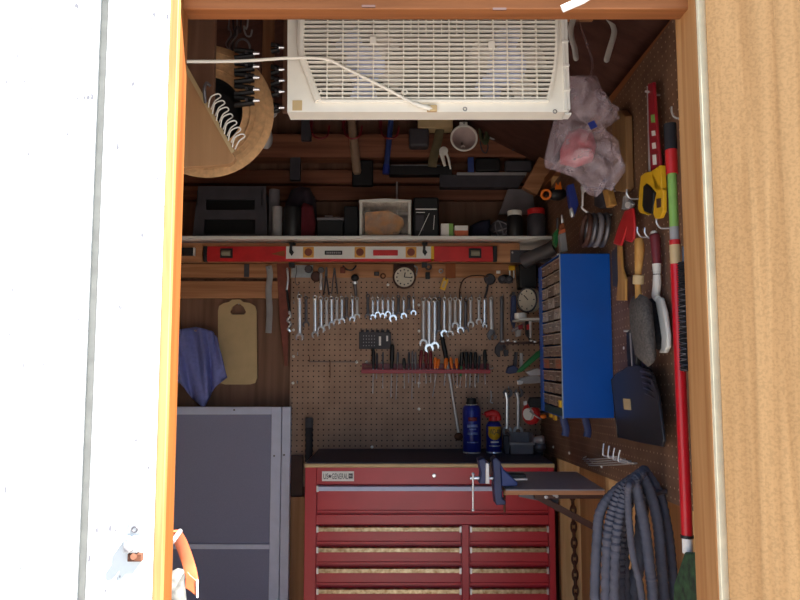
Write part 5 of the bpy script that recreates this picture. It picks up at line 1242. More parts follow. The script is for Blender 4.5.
# ------------------------------------------------------------------ white utility hooks and plastic bag at the top right
for sd, pts in (('left', [(580, 8), (574, 18), (571, 28), (571.5, 38), (574.5, 48), (576, 58.5)]), ('right', [(603, 8), (608, 18), (613, 26), (614, 34), (610, 48), (606.5, 60)])):
    d = 1.9; tt = T('utility_hook', 'white flat steel hanger hook at the top right, %s of the two' % sd, 'hook', P(*pts[-1], d), 'white hanger hooks at the top right')
    top_ = P(pts[0][0], -10, d)
    MB().tube(sm([V((top_.x, d, ZC + 1.04))] + polyP(pts, d), 5), 0, 8, flat=((1, .2, 0), .009, .003)).build('arm', M['white'], tt)
    MB().sph(P(*pts[-1], d), .008, (1, .5, 1)).build('tip', M['white'], tt)
n += 1; struct(MB().box((.30, 1.87, ZC + 1.0), (.74, 1.94, ZC + 1.09)).build('trim_%d' % n, M['lumberx']))
# rods and dark bits behind the bag
DB = 1.72
t = T('plastic_bag', 'crumpled clear plastic bag hanging at the top right beside the fan', 'bag', P(585, 195, DB))
MB().pillow(polyP([(566, 78), (578, 75), (590, 76), (600, 90), (608, 104), (617, 119), (608, 126), (600, 129), (607, 140), (614, 150), (622, 165), (620, 178), (612, 191), (605, 184), (597, 197), (589, 186), (578, 178), (562, 173), (547, 168), (545, 161), (549, 140), (553, 125), (556, 110), (560, 95)], DB), (.02, -.05, 0), rings=14, amp=1.0, freq=38, k=.45).build('bag', M['film'], t, ang=30)
MB().pillow(polyP([(568, 76), (590, 77), (603, 95), (617, 119), (600, 128), (585, 122), (572, 108)], DB - .03), (.01, -.03, 0), rings=12, amp=1.0, freq=40, k=.45, seed=3).build('bag_top', M['film'], t, ang=30)
MB().obox(P(592.5, 125, DB - .075), (.008, 0, .004), (.0, .001, 0), (-.004, 0, .008)).build('printed_mark', M['bluep'], t)
MB().tube(sm([P(588, 80, DB), P(592, 60, DB + .05), V((P(592, 55, DB).x, DB + .17, ZC + 1.01))], 4), .004, 6).build('hang_loop', M['film'], t)
tt = T('pink_bundle', 'pinkish bundle of packets inside the clear plastic bag', 'packets', P(580, 168, DB + .005))
MB().pillow(polyP([(560, 150), (568, 132), (580, 128), (592, 132), (597, 146), (592, 162), (575, 168), (560, 164)], DB + .0), (.006, -.02, 0), rings=6, amp=.7, freq=40, k=.5, seed=7).build('packets', M['pink'], tt, ang=80)
t = T('wooden_paddle', 'flat tan wooden handle hanging behind the plastic bag on the side board', 'handle', W(620, 192, .655))
MB().prism([W(x, y, .650) for x, y in ((612, 112), (620, 110), (625, 116), (626.5, 188), (623, 192), (615, 191), (612, 150))], (.022, 0, 0)).build('blade', M['paddle'], t, bev=.003)
t = T('yellow_handled_tool', 'dark tool with yellow wooden handle hanging just under the plastic bag', 'tool', W(608, 208, .63))
MB().prism([W(x, y, .63) for x, y in ((602, 190), (607, 189), (611, 205), (606, 208))], (.02, 0, 0)).build('handle', M['handlew'], t, bev=.003)
MB().prism([W(x, y, .635) for x, y in ((594, 190), (601, 189), (605, 206), (600, 209), (594, 206))], (.03, 0, 0)).build('head', M['dark'], t, bev=.003)
MB().cyl(W(604, 192, .64), W(604, 190, .64) + V((.05, 0, 0)), .004, seg=8).build('peg', M['steel'], t)
# ------------------------------------------------------------------ things standing on the long shelf
def stand(px0, py0, px1, d, th): # box standing on the shelf: returns min, max
    r = rectP(px0, py0, px1, 235, d, th); return V((r[0].x, d, ZSH)), V((r[1].x, d + th, r[1].z))
a, b = stand(193, 186, 268, 3.03, .22)
t = T('folding_step_crate', 'dark plastic folding step standing on its side at the shelf left end', 'step stool', V(((a.x + b.x) / 2, 3.1, ZSH)))
wx_ = b.x - a.x; hz_ = b.z - a.z; ins = wx_ * .06
out = [V((a.x, 3.03, a.z)), V((b.x, 3.03, a.z)), V((b.x - ins * .6, 3.03, b.z)), V((a.x + ins, 3.03, b.z))]
def rr_(u0, v0, u1, v1): return [V((a.x + wx_ * u, 3.03, a.z + hz_ * v)) for u, v in ((u0, v0), (u1, v0), (u1, v1), (u0, v1))]
m = MB(); ev = []
for loop in (out, rr_(.17, .54, .82, .74), rr_(.15, .08, .83, .36)):
    vs_ = [m.b.verts.new(p) for p in loop]
    for i in range(len(vs_)): ev.append(m.b.edges.new((vs_[i], vs_[(i + 1) % len(vs_)])))
bmesh.ops.triangle_fill(m.b, use_beauty=True, edges=ev)
ge = bmesh.ops.extrude_face_region(m.b, geom=m.b.faces[:])
for v in [q for q in ge['geom'] if isinstance(q, bmesh.types.BMVert)]: v.co.y += .015
m.build('frame', M['dark'], t)
MB().box((a.x + wx_ * .08, 3.10, a.z), (b.x - wx_ * .08, 3.22, b.z - .012)).build('inner_panel', M['black'], t, bev=.003)
for u in (.03, .93): MB().box((a.x + wx_ * u + (.008 if u < .5 else -.006), 3.022, a.z + hz_ * .62), (a.x + wx_ * (u + .012) + (.008 if u < .5 else -.006), 3.0295, a.z + hz_ * .9)).build('hinge', M['black'], t)
def cylstand(px, py, rpx, d, name, mk, lab, cat, cap=None, caph=.03, y0=None):
    c = P(px, py, d); h = c.z - ZSH; r_ = rpx * d / F; o = V((c.x, d, ZSH))
    t_ = T(name, lab, cat, o)
    hb = h - (caph if cap else 0)
    MB().lathe([(r_ * .92, 0), (r_, .006), (r_, hb * .86), (r_ * (.82 if cap else .98), hb), (0, hb)], o, seg=24).build('body', M[mk], t_)
    if cap: MB().lathe([(r_ * .9, hb), (r_ * .92, hb + caph * .9), (r_ * .85, h), (0, h)], o, seg=24).build('lid', M[cap], t_)
    return t
cylstand(274.5, 190, 5.5, 3.13, 'grey_jar', 'grey', 'grey jar standing right of the dark folding step on the shelf', 'jar')
cylstand(277.5, 207, 5.2, 3.05, 'pale_tub', 'lgrey', 'paler short tub in front of the grey jar on the shelf', 'tub')
t = T('dark_tool_bag', 'dark fabric bag with red front slumped on the shelf right of the jars', 'bag', P(300, 235, 3.16))
MB().pillow([V((P(x, y, 3.17).x, 3.17, max(ZSH, P(x, y, 3.17).z))) for x, y in ((284, 240), (285, 205), (291, 190), (300, 186), (310, 188), (316, 200), (317, 222), (315, 240))], (0, -.07, 0), rings=8, amp=.25, freq=18, k=.4).build('body', M['darkcloth'], t, ang=80)
MB().pillow([V((P(x, y, 3.09).x, 3.085, max(ZSH, P(x, y, 3.09).z))) for x, y in ((296, 240), (297, 210), (304, 203), (313, 206), (316, 222), (315, 240))], (0, -.02, 0), rings=6, amp=.2, freq=24, k=.4).build('red_pocket', M['redcloth'], t, ang=80)
cylstand(292.5, 208, 9.0, 3.03, 'round_case', 'black', 'round shouldered black case standing in front of the dark bag', 'case')
a, b = stand(317, 217.5, 343, 3.06, .18)
t = T('metal_tray', 'dark tray with pale rim holding bright metal pieces on the shelf', 'tray', V(((a.x + b.x) / 2, 3.1, ZSH)))
MB().box(a, (b.x, b.y, b.z - .012)).build('tray', M['black'], t, bev=.003)
MB().box((a.x - .002, a.y - .003, b.z - .012), (b.x + .002, b.y, b.z)).build('rim', M['grey'], t, bev=.002)
for i, (px, py, L) in enumerate(((322, 212.5, .04), (329, 214, .05), (325, 208, .035))):
    c = P(px, py, 3.12 + .02 * i); c.z = b.z + .004 + .011 * i
    tag(MB().cyl(c, c + V((L, .01, .002)), .0052, .004, 10).build('metal_rod', M['steel']), 'bright metal piece lying in the dark tray, %s from bottom' % ORD[i + 1], 'metal piece', 'metal pieces in the tray')
t = T('black_box', 'low black box between the metal tray and the clear drawer', 'box', P(350, 235, 3.15)); a, b = stand(344, 206, 358, 3.12, .15)
MB().box(a, b).build('box', M['black'], t, bev=.004)
# clear fronted drawer unit
a, b = stand(359.5, 199, 411, 3.02, .20)
t = T('clear_drawer_box', 'white framed clear drawer box with a tan piece inside on the shelf', 'drawer box', V(((a.x + b.x) / 2, 3.02, ZSH)))
w_ = .012
MB().box((a.x, a.y, a.z), (b.x, b.y, a.z + w_)).build('base', M['white'], t, bev=.002)
m = MB(); m.prism([V((a.x - .004, a.y - .002, b.z - w_ * 1.2)), V((b.x + .004, a.y - .002, b.z - w_ * 1.2)), V((b.x + .002, a.y - .002, b.z - .004)), V(((a.x + b.x) / 2, a.y - .002, b.z + .003)), V((a.x - .002, a.y - .002, b.z - .004))], (0, .2, 0)); m.build('top', M['white'], t, bev=.002)
for x in (a.x, b.x - w_): MB().box((x, a.y, a.z + w_), (x + w_, b.y, b.z - w_ * 1.2)).build('side', M['white'], t, bev=.001)
MB().box((a.x + w_, b.y - .004, a.z + w_), (b.x - w_, b.y, b.z - w_ * 1.2)).build('back', M['dark'], t)
MB().box((a.x + w_, a.y + .006, a.z + w_), (b.x - w_, a.y + .009, b.z - w_ * 1.2)).build('clear_front', M['clearbox'], t)
t = T('tan_pouch', 'tan paper piece standing inside the clear drawer box', 'pouch', V(((a.x + b.x) / 2, 3.08, a.z + w_)))
MB().prism([V((P(x, y, 3.06).x, 3.06, max(a.z + w_ + .001, P(x, y, 3.06).z))) for x, y in ((365, 236), (365, 212), (388, 210), (403, 218), (404, 224), (398, 233), (380, 236))], (0, .05, 0)).build('pouch', M['pouch'], t, bev=.006)
c = P(397, 182, 3.2); tag(MB().cyl(V((c.x, 3.2, ZSH)), c, .0055, .005, 12).build('steel_rod', M['steel']), 'short steel rod standing behind the clear drawer box', 'rod')
# black organiser with white lines
a, b = stand(413.5, 197, 439, 3.03, .16)
t = T('black_pack', 'black box with thin white printed lines right of the clear drawer', 'box', V(((a.x + b.x) / 2, 3.05, ZSH)))
MB().box(a, b).build('box', M['black'], t, bev=.008)
def bp(u, v): return V((a.x + (b.x - a.x) * u, a.y - .0012, a.z + (b.z - a.z) * v))
for (u0, v0, u1, v1, w_) in ((.08, .70, .92, .70, .005), (.12, .03, .85, .02, .004), (.2, .05, .62, .6, .0025), (.82, .55, .78, .2, .0025), (.1, .62, .45, .62, .003)):
    MB().bar(bp(u0, v0), bp(u1, v1), w_, .0012, (0, 1, 0)).build('white_line', M['paper'], t)
MB().box(bp(.1, .18), bp(.4, .55) + V((0, .001, 0))).build('grey_window', M['dark'], t)
def carton(px0, py, px1, d, th, m0, m1, name, lab, split):
    a, b = stand(px0, py, px1, d, th); t_ = T(name, lab, 'carton', V(((a.x + b.x) / 2, d, ZSH)))
    MB().box(a, b).build('carton', M[m0], t_, bev=.001)
    if split == 'v': MB().box((a.x + (b.x - a.x) * .66, a.y - .001, a.z), (b.x + .001, a.y + .001, b.z)).build('colour_panel', M[m1], t_)
    else: MB().box((a.x - .0005, a.y - .001, a.z), (b.x + .0005, a.y + .001, a.z + (b.z - a.z) * .55)).build('colour_panel', M[m1], t_)
carton(441, 223.5, 453, 3.0, .05, 'paper', 'lime', 'green_white_carton', 'small white carton with a green end standing on the shelf edge', 'v')
carton(454.5, 225.5, 468, 3.0, .05, 'paper', 'strap', 'orange_white_carton', 'small carton with orange lower half beside the green one', 'h')
t = T('dark_blue_bundle', 'low dark blue bundle on the shelf right of the two cartons', 'bundle', P(482, 235, 3.12))
MB().pillow([V((P(x, y, 3.12).x, 3.12, max(ZSH, P(x, y, 3.12).z))) for x, y in ((468, 240), (470, 226), (480, 221), (490, 220), (491, 228), (491, 240))], (0, -.06, 0), rings=7, amp=.3, freq=22, k=.4).build('cloth', mat('dark_blue_cloth', (34, 34, 54), .9, var=.2), t, ang=80)
t = T('grey_cord_ball', 'ball of grey cord on the shelf left of the white lidded jar', 'cord', P(503, 235, 3.05))
c = P(500.3, 227.5, 3.06); c.z = ZSH + .043
m = MB(); m.sph(c, .043, (1.15, 1, 1), 20, 12); m.build('ball', M['dark'], t)
for k in range(6): MB().torus(c, .044, .003, (math.cos(k), math.sin(k * 1.7), math.sin(k * .9) + .3), 28, 5).build('cord_turn', M['grey'], t)
cylstand(514.5, 211, 8, 3.02, 'white_lidded_jar', 'black', 'dark jar with white lid near the right end of the shelf', 'jar', 'white', .022)
cylstand(536, 209, 9.5, 3.03, 'red_lidded_jar', 'dark', 'dark glass jar with red lid at the right end of the shelf', 'jar', 'redp', .026)
tag(MB().prism([P(x, y, 3.2) for x, y in ((499, 214), (508, 189), (532, 189), (536, 214))], (0, .02, 0)).build('sloping_board', M['grey'], bev=.001), 'grey sloping panel standing behind the two lidded jars', 'panel')

# ------------------------------------------------------------------ things hung over the shelf
DB2 = 3.22
for i, (px, lab) in enumerate(((320, 'empty and leftmost'), (352.5, 'holding the tan pipe'), (389.5, 'holding the blue tube'))):
    c = P(px, 128, 3.16)
    tt = T('red_hook', 'red coated storage hook under the fan, %s' % lab, 'hook', P(px, 138, 3.16), 'red storage hooks on the beam')
    pts = [P(px - 9, 118, 3.20), P(px - 9, 127, 3.15), P(px - 6, 136, 3.12), P(px, 138.5, 3.11), P(px + 7, 136, 3.11), P(px + 9.5, 126, 3.12)]
    MB().tube(sm([V((pts[0].x, 3.225, pts[0].z))] + pts, 5), .0046, 8).build('arm', M['redcloth'] if 0 else M['redd'], tt)
    MB().box((pts[0].x - .008, 3.200, pts[0].z - .05), (pts[0].x + .008, 3.2215, pts[0].z + .03)).build('base_plate', M['redd'], tt)
t = T('tan_pipe', 'tan round pipe hanging through the middle red hook', 'pipe', P(356.5, 175, 3.13))
MB().tube([P(350, 100, 3.175), P(352.5, 130, 3.175), P(357, 171, 3.185), P(357.2, 174, 3.185)], [.021, .021, .021, .015], 16).build('pipe', mat('tan_pvc', (150, 122, 100), .5), t)
t = T('blue_tube', 'dark blue tube hanging through the right red hook', 'tube', P(386, 174, 3.13))
MB().tube([P(393, 100, 3.172), P(391, 120, 3.172), P(386.5, 165, 3.172), P(385.8, 173, 3.172)], [.013, .013, .014, .014], 14).build('tube', M['bluem'], t)
MB().tube([P(386.5, 165, 3.172), P(385.8, 174, 3.172)], .0165, 14).build('end_sleeve', M['bluep'], t)
t = T('long_black_bar', 'long black bar with a pale edge lying on the lower beam', 'bar', P(410, 175, 3.2))
MB().box(*rectP(389, 165.5, 452, 174.5, 3.2, .06)).build('bar', M['black'], t, bev=.003)
MB().box(*rectP(391, 164.6, 440, 165.6, 3.199, .01)).build('pale_edge', M['grey'], t)
t = T('grey_box_panel', 'long grey panel with pale top edge lying on the lower beam at the right', 'panel', P(480, 185, 3.2))
MB().prism(polyP([(440, 174.5), (526, 174.5), (519, 187), (440, 187)], 3.20), (0, .06, 0)).build('panel', M['dark'], t, bev=.002)
MB().prism(polyP([(457, 172.3), (527, 172.3), (526, 175), (457, 175)], 3.195), (0, .065, 0)).build('top_edge', M['lgrey'], t, bev=.001)
# round white strainer / funnel
D = 3.05; c = P(464, 138, D); k = D / F
t = T('white_funnel', 'round white rimmed funnel hanging mouth forward below the fan', 'funnel', P(464, 153, D))
MB().torus(c, 13.0 * k, 1.15 * k, (0, 1, 0), 40, 8).build('rim', M['white'], t)
MB().lathe([(12.8 * k, 0), (11 * k, -.02), (3 * k, -.075), (2.2 * k, -.08), (2.2 * k, -.13)], c, (0, -1, 0), 36, caps=False).build('cone', mat('funnel_plastic', (196, 176, 172), .5), t, solid=.0015)
MB().torus(P(463, 147.5, D + .05), 1.8 * k, .6 * k, (0, 1, 0), 20, 6).build('spout_ring', M['white'], t)
MB().obox(P(463.5, 124.5, D), (4.2 * k, 0, 0), (0, .003, 0), (0, 0, 2.8 * k)).build('hang_tab', M['white'], t, bev=.004)
p = P(464, 124, D); MB().cyl(V((p.x, D - .012, p.z)), V((p.x, 3.225, p.z + .02)), .003, seg=8).build('nail', M['dark'], t)
t = T('white_clip_hook', 'white forked hook hanging left of the round funnel', 'hook', P(447, 168, 3.12))
MB().lathe([(4.6 * k, 0), (4.6 * k, .010), (4.0 * k, .012), (0, .012)], P(443.5, 151.5, 3.12), (0, -1, 0), 20).build('head', M['white'], t)
MB().tube(sm(polyP([(441.5, 153), (443, 159), (444.8, 166)], 3.115), 4), [.012, .011, .010, .009, .009, .008, .008, .007, .007], 8).build('prong', M['white'], t)
MB().tube(sm(polyP([(446, 153), (448.5, 159), (450.5, 169)], 3.115), 4), [.008, .007, .006, .006, .006, .006, .005, .005, .004], 8).build('prong', M['white'], t)
p = P(443.5, 151.5, 3.12); MB().cyl(p, V((p.x, 3.225, p.z)), .004, seg=8).build('nail', M['steel'], t)
# dark hardware on the beam
def blob(px0, py0, px1, py1, d, th, mk, name, lab, cat, bev=.006):
    r = rectP(px0, py0, px1, py1, d, th); return tag(MB().box(r[0], (r[1].x, 3.2215 if d + th < 3.2215 else d + th, r[1].z)).build(name, M[mk], bev=bev), lab, cat)
blob(409, 127, 429, 146, 3.15, .06, 'dark', 'wrapped_packet', 'dark grey wrapped packet hanging on the beam left of the funnel', 'packet', .012)
blob(418, 114, 453, 127.5, 3.14, .04, 'tan', 'tan_block', 'tan wooden block lying just under the fan above the funnel', 'block', .003)
tt = T('olive_strap', 'olive dull strap hanging down between wrapped packet and white forked hook', 'strap', P(434, 167, 3.12))
MB().tube(sm(polyP([(440, 129), (438, 140), (434, 155), (432, 167)], 3.17), 5), 0, 8, flat=((1, 0, 0), .021, .006)).build('band', mat('olive_web', (104, 92, 66), .8, var=.2), tt)
p = P(440, 131, 3.17); MB().cyl(p, V((p.x, 3.225, p.z)), .004, seg=8).build('nail', M['dark'], tt)
tt = T('green_cord_hank', 'dark green hank of cord hanging right of the round funnel', 'cord', P(484, 145, 3.15))
for i in range(4): MB().tube([P(483 + 3.4 * math.cos(a_) + i * .8, 130 + 11 * math.sin(a_) + i, 3.15 + .012 * i) for a_ in [2 * math.pi * q / 20 for q in range(20)]], .006, 6, True).build('turn', mat('hank_green', (70, 76, 50), .85, var=.2) if i == 0 else bpy.data.materials['hank_green'], tt)
p = P(484, 121, 3.17); MB().cyl(V((p.x, 3.14, p.z)), V((p.x, 3.225, p.z)), .004, seg=8).build('nail', M['dark'], tt)
tt = T('spoked_disc', 'small pale spoked wheel hanging on the beam right of the green cord', 'wheel', P(493, 140, 3.19))
c = P(493, 135, 3.19); MB().torus(c, .019, .005, (0, 1, 0), 22, 8).build('rim', M['lgrey'], tt)
for a_ in (0, 1.05, 2.1): d_ = V((math.cos(a_), 0, math.sin(a_))); MB().bar(c - d_ * .018, c + d_ * .018, .005, .005, (0, 1, 0)).build('spoke', M['lgrey'], tt)
MB().cyl(c, V((c.x, 3.225, c.z)), .005, seg=8).build('axle', M['dark'], tt)
tt = T('wire_pick', 'thin dark wires hanging below the pale wheel on the beam', 'wire', P(486, 158, 3.2)); MB().tube(sm(polyP([(480, 141), (482, 150), (486, 153), (488, 146), (485, 140)], 3.212), 5), .003, 6).build('wire', M['dark'], tt)
for i in range(4): blob(513 + i * 6, 134 - (i % 2), 517.4 + i * 6, 149, 3.19, .03, 'dark', 'dark_clip', 'dark upright clip on the beam below the fan, %s from left of four' % ORD[i + 1], 'clip', .002)['group'] = 'dark clips on the beam'
blob(508, 119, 530, 129, 3.15, .05, 'black', 'black_holder', 'black holder hanging under the fan right end above four dark clips', 'holder', .006)
blob(536, 122, 552, 133, 3.16, .05, 'grey', 'grey_fitting', 'grey fitting at the right end of the beam beside the plastic bag', 'fitting', .008)
blob(337, 172, 345, 182, 3.2, .02, 'brown', 'knot_block', 'small brown block on the lower beam left of the tan pipe', 'block') if 0 else None
blob(352, 160, 373, 185.5, 3.225, .04, 'black', 'black_pouch', 'black square pouch behind the lower end of the tan pipe', 'pouch', .006)
blob(301, 119, 311, 140, 3.19, .03, 'dark', 'joist_plate', 'dark metal plate on the upper beam left of the red hooks', 'plate', .001)
blob(290, 155, 300, 180, 3.225, .03, 'dark', 'strap_plate', 'dark metal strap plate on the wall between the two beams', 'plate', .001)
t = T('back_brace', 'diagonal wooden brace in the back right corner above the shelf', 'brace', P(536, 196, 3.2))
MB().bar(P(529, 192, 3.16), P(553, 148, 3.16), .075, .04, (0, 1, 0)).build('brace', M['lumberx'], t, bev=.002)
blob(468, 157, 474, 172, 3.2, .02, 'bluem', 'blue_packets', 'small bluish packet standing behind the funnel on the lower beam', 'packet', .002)
blob(505, 160, 532, 171, 3.2, .03, 'dark', 'dark_bundle', 'dark bundle lying on the grey panel at the right', 'bundle', .008)
blob(476, 158, 500, 171, 3.2, .03, 'black', 'black_packets', 'black packet lying on the grey panel behind the funnel', 'packet', .006)

# ------------------------------------------------------------------ right back corner
r = rectP(510.5, 250, 553, 262.5, 3.01, .006)
t = T('pipe_bracket', 'grey steel plate with a slanting pipe stub at the right shelf end', 'bracket', V((r[0].x, 3.01, r[0].z)))
MB().box(r[0], (r[1].x, 3.019, r[1].z)).build('plate', M['dark'], t, bev=.001)
m = MB(); m.lathe([(.032, 0), (.032, .17), (.026, .17), (.026, .06), (0, .06)], P(524, 261, 3.02), (P(547, 251, 2.94) - P(524, 261, 3.02)).normalized(), 24); m.build('pipe', M['dsteel'], t)
for px, py in ((512.5, 252.5), (537.5, 260.5)): MB().lathe([(.005, 0), (.004, .003), (0, .004)], P(px, py, 3.008), (0, -1, 0), 10).build('bolt', M['chrome'], t)
# dial gauge
t = T('dial_gauge', 'round white dial gauge facing left in the back corner by the blue cabinet', 'gauge', P(527, 312, 3.1))
c = P(527, 300, 3.1); ax = V((-.75, -.66, 0)).normalized(); k = 3.1 / F
MB().lathe([(12.5 * k, -.03), (12.8 * k, 0), (11.5 * k, .004), (11 * k, -.002), (0, -.002)], c, ax, 32).build('dial_face', M['cream'], t)
MB().torus(c, 12.0 * k, 1.0 * k, ax, 32, 8).build('bezel', M['dark'], t)
e1 = ax.cross(V((0, 0, 1))).normalized(); e2 = V((0, 0, 1))
MB().bar(c + ax * .004 - e1 * .008, c + ax * .004 + e1 * .014 + e2 * .022, .004, .002, ax).build('needle', M['black'], t)
for h in range(8):
    a_ = h * math.pi / 4; q = e1 * math.cos(a_) + e2 * math.sin(a_); MB().bar(c + ax * .002 + q * 8 * k, c + ax * .002 + q * 9.6 * k, .004, .002, ax).build('mark', M['dark'], t)
MB().cyl(c - ax * .02, V((.682, c.y + .05, c.z)), .010, seg=10).build('mount', M['dark'], t)
# small wall shelf with things
r = rectP(519, 318, 541, 320, 2.98, .18)
tag(MB().box(r[0], (.676, r[1].y, r[1].z)).build('little_shelf', M['white'], bev=.001), 'little pale shelf in the corner under the dial gauge', 'shelf'); zz_ = r[1].z
c = P(520.5, 316, 3.03); c.z = zz_
tag(MB().lathe([(.026, 0), (.027, .003), (.027, .024), (.02, .026), (.012, .026), (.012, 0)], c, seg=24, caps=False).build('tape_roll', M['paper']), 'small white tape roll on the little shelf under the gauge', 'tape')
def loose(pts, d, th, mk, name, lab, cat, par=None, bev=.002):
    return tag(MB().prism(polyP(pts, d), (0, th, 0)).build(name, M[mk], bev=bev), lab, cat)
t = T('corner_drill', 'red and black hand tool hanging under the little shelf in the corner', 'tool', P(530, 342, 3.06))
loose_ = lambda pts, d, th, mk, nm, b_=.003: MB().prism(polyP(pts, d), (0, th, 0)).build(nm, M[mk], t, bev=b_)
loose_([(526, 321), (531, 321), (532, 335), (530, 340), (526, 334)], 3.06, .03, 'black', 'body'); loose_([(526.5, 325), (529.5, 324), (530, 329), (527, 330)], 3.055, .006, 'redp', 'button', .001); loose_([(529, 320), (531.5, 320), (531.5, 338), (529.8, 338)], 3.052, .01, 'steel', 'rod', .001)
t = T('pink_grip_tool', 'tool with dull pink grip leaning left under the little shelf', 'tool', P(516, 334, 3.1))
loose_([(511, 330), (524, 322.5), (525, 325), (512.5, 332.5)], 3.10, .02, 'grey', 'arm'); loose_([(515.5, 331), (522, 327), (521, 336), (516, 337)], 3.11, .02, 'lgrey', 'bracket'); loose_([(518, 326), (523, 324), (523, 329), (519, 330)], 3.095, .012, 'redd', 'grip')
t = T('chrome_clip_row', 'row of small bright metal ends in the corner below the little shelf', 'clip', P(520, 343, 3.1))
for i, px in enumerate((503, 508, 515, 531, 535)): MB().sph(P(px, 341.5 - (i % 2), 3.12), .0075, (1.3, .8, .8), 10, 6).build('metal_end', M['chrome'], t)
MB().bar(P(500, 343.5, 3.14), P(540, 342.5, 3.14), .012, .008, (0, 1, 0)).build('rail', M['brown'], t)
t = T('green_scraper', 'green handled tool slanting in the corner left of the blue cabinet', 'tool', P(525, 373, 3.05))
loose_([(519, 369), (537, 351.5), (541, 350), (541, 356), (530, 365), (522, 372), (517, 373)], 3.05, .025, 'green', 'handle', .004); loose_([(520, 353), (523, 353), (523, 368), (520, 369)], 3.07, .012, 'lgrey', 'blade', .001)
t = T('blue_grip_clamp', 'tool with dark blue grip hanging in the corner left of the green one', 'tool', P(510, 374, 3.12))
loose_([(506, 373), (508, 367), (514, 365), (519, 369), (517, 373), (510, 374)], 3.13, .03, 'navy', 'grip', .004); loose_([(513, 366), (515, 352), (518, 352), (517, 367)], 3.14, .02, 'dark', 'stem')
t = T('locking_pliers', 'pair of bright steel pliers lying below the green tool in the corner', 'pliers', P(530, 385, 3.05))
loose_([(526, 372), (537, 368), (542, 370), (542, 375), (530, 376)], 3.05, .03, 'steel', 'jaw'); loose_([(520, 378), (535, 374.5), (542, 377), (541, 383), (526, 384), (519, 381)], 3.06, .02, 'lgrey', 'handle'); loose_([(517, 380), (523, 380), (524, 384), (518, 385)], 3.05, .02, 'chrome', 'adjuster', .003)
t = T('tape_measure', 'black and white tape measure in the corner left of the cabinet foot', 'tape measure', P(534, 410, 3.05))
loose_([(528, 402), (530, 397.5), (541, 397), (543, 403), (541, 408), (530, 407.5)], 3.02, .03, 'black', 'case', .006); loose_([(531.5, 399.5), (537, 398.5), (540.5, 400), (538, 402), (532, 402)], 3.045, .006, 'lgrey', 'label', .001); loose_([(524, 401.5), (527, 401), (527, 405), (524, 405.5)], 3.06, .02, 'paper', 'tab', .001); loose_([(530.5, 405.5), (532.5, 405), (532.5, 408), (530.5, 408.5)], 3.045, .006, 'chrome', 'hook', .001)
t = T('red_disc', 'red wheel with white hub standing in the corner above the grey bin', 'disc', P(531, 424, 3.1)); c = P(531, 414, 3.08); ax = V((-.8, -.6, 0)).normalized()
MB().lathe([(.046, -.01), (.048, 0), (.046, .008), (.02, .012), (0, .012)], c, ax, 28).build('wheel', M['redp'], t); MB().lathe([(.028, .008), (.026, .024), (0, .026)], c, ax, 24).build('hub', M['paper'], t); MB().cyl(c, V((.682, c.y + .05, c.z + .01)), .006, seg=8).build('peg', M['dark'], t)
t = T('bright_nozzle', 'shiny metal nozzle behind the grey bin in the corner', 'nozzle', P(538, 446, 3.12)); c = P(533, 440, 3.1)
MB().lathe([(.010, 0), (.018, .02), (.022, .04), (.016, .05), (0, .05)], c, (1, -.15, .05), 16).build('bell', M['chrome'], t); MB().sph(c + V((.03, 0, -.03)), .026, (1.1, .8, 1)).build('body', M['dsteel'], t)
MB().cyl(c + V((.03, 0, -.045)), V((c.x + .03, c.y + .02, ZTOP)), .016, .02).build('foot', M['dark'], t)
for i, (px, py, lab) in enumerate(((551.5, 414, 'left'), (555.8, 417, 'right'))): tag(MB().prism(polyP([(px - 1.2, py - 2.5), (px + 1.4, py - 2.5), (px + 1.4, py + 3.5), (px - 1.2, py + 3.5)], 2.62), (0, .03, 0)).build('yellow_clip', M['yellow'], bev=.001), 'small yellow clip hanging under the blue cabinet front, %s of two' % lab, 'clip', 'yellow clips under the cabinet')
t = T('orange_tipped_tool', 'thin tool with a small orange tip below the cabinet corner', 'tool', P(545, 416, 3.0))
MB().tube(sm(polyP([(530, 411), (536, 416), (541, 419)], 3.02), 4), .004, 8).build('shaft', M['chrome'], t); MB().sph(P(543.5, 416.5, 3.0), .012, (1.2, .8, .8), 10, 6).build('tip', M['orange'], t); p = P(543.5, 416.5, 3.0); MB().cyl(p, V((.682, p.y, p.z)), .004, seg=8).build('peg', M['dark'], t)
t = T('dark_hanging_tool', 'dark slim tool hanging in the corner beside the dial gauge', 'tool', P(515, 330, 3.2)); loose_([(511.5, 296), (516, 295), (517, 318), (514, 330), (511, 320)], 3.18, .03, 'navy', 'handle'); loose_([(512.5, 292), (515, 292), (515, 297), (512.5, 297)], 3.19, .02, 'dsteel', 'collar', .001); p = P(513.5, 294, 3.2); MB().cyl(p, V((p.x, 3.305, p.z)), .004, seg=8).build('peg', M['dark'], t)
loose([(519, 264), (537, 264), (537, 288), (520, 288)], 3.16, .1, 'black', 'black_case', 'black case in the corner above the dial gauge', 'case', bev=.006)
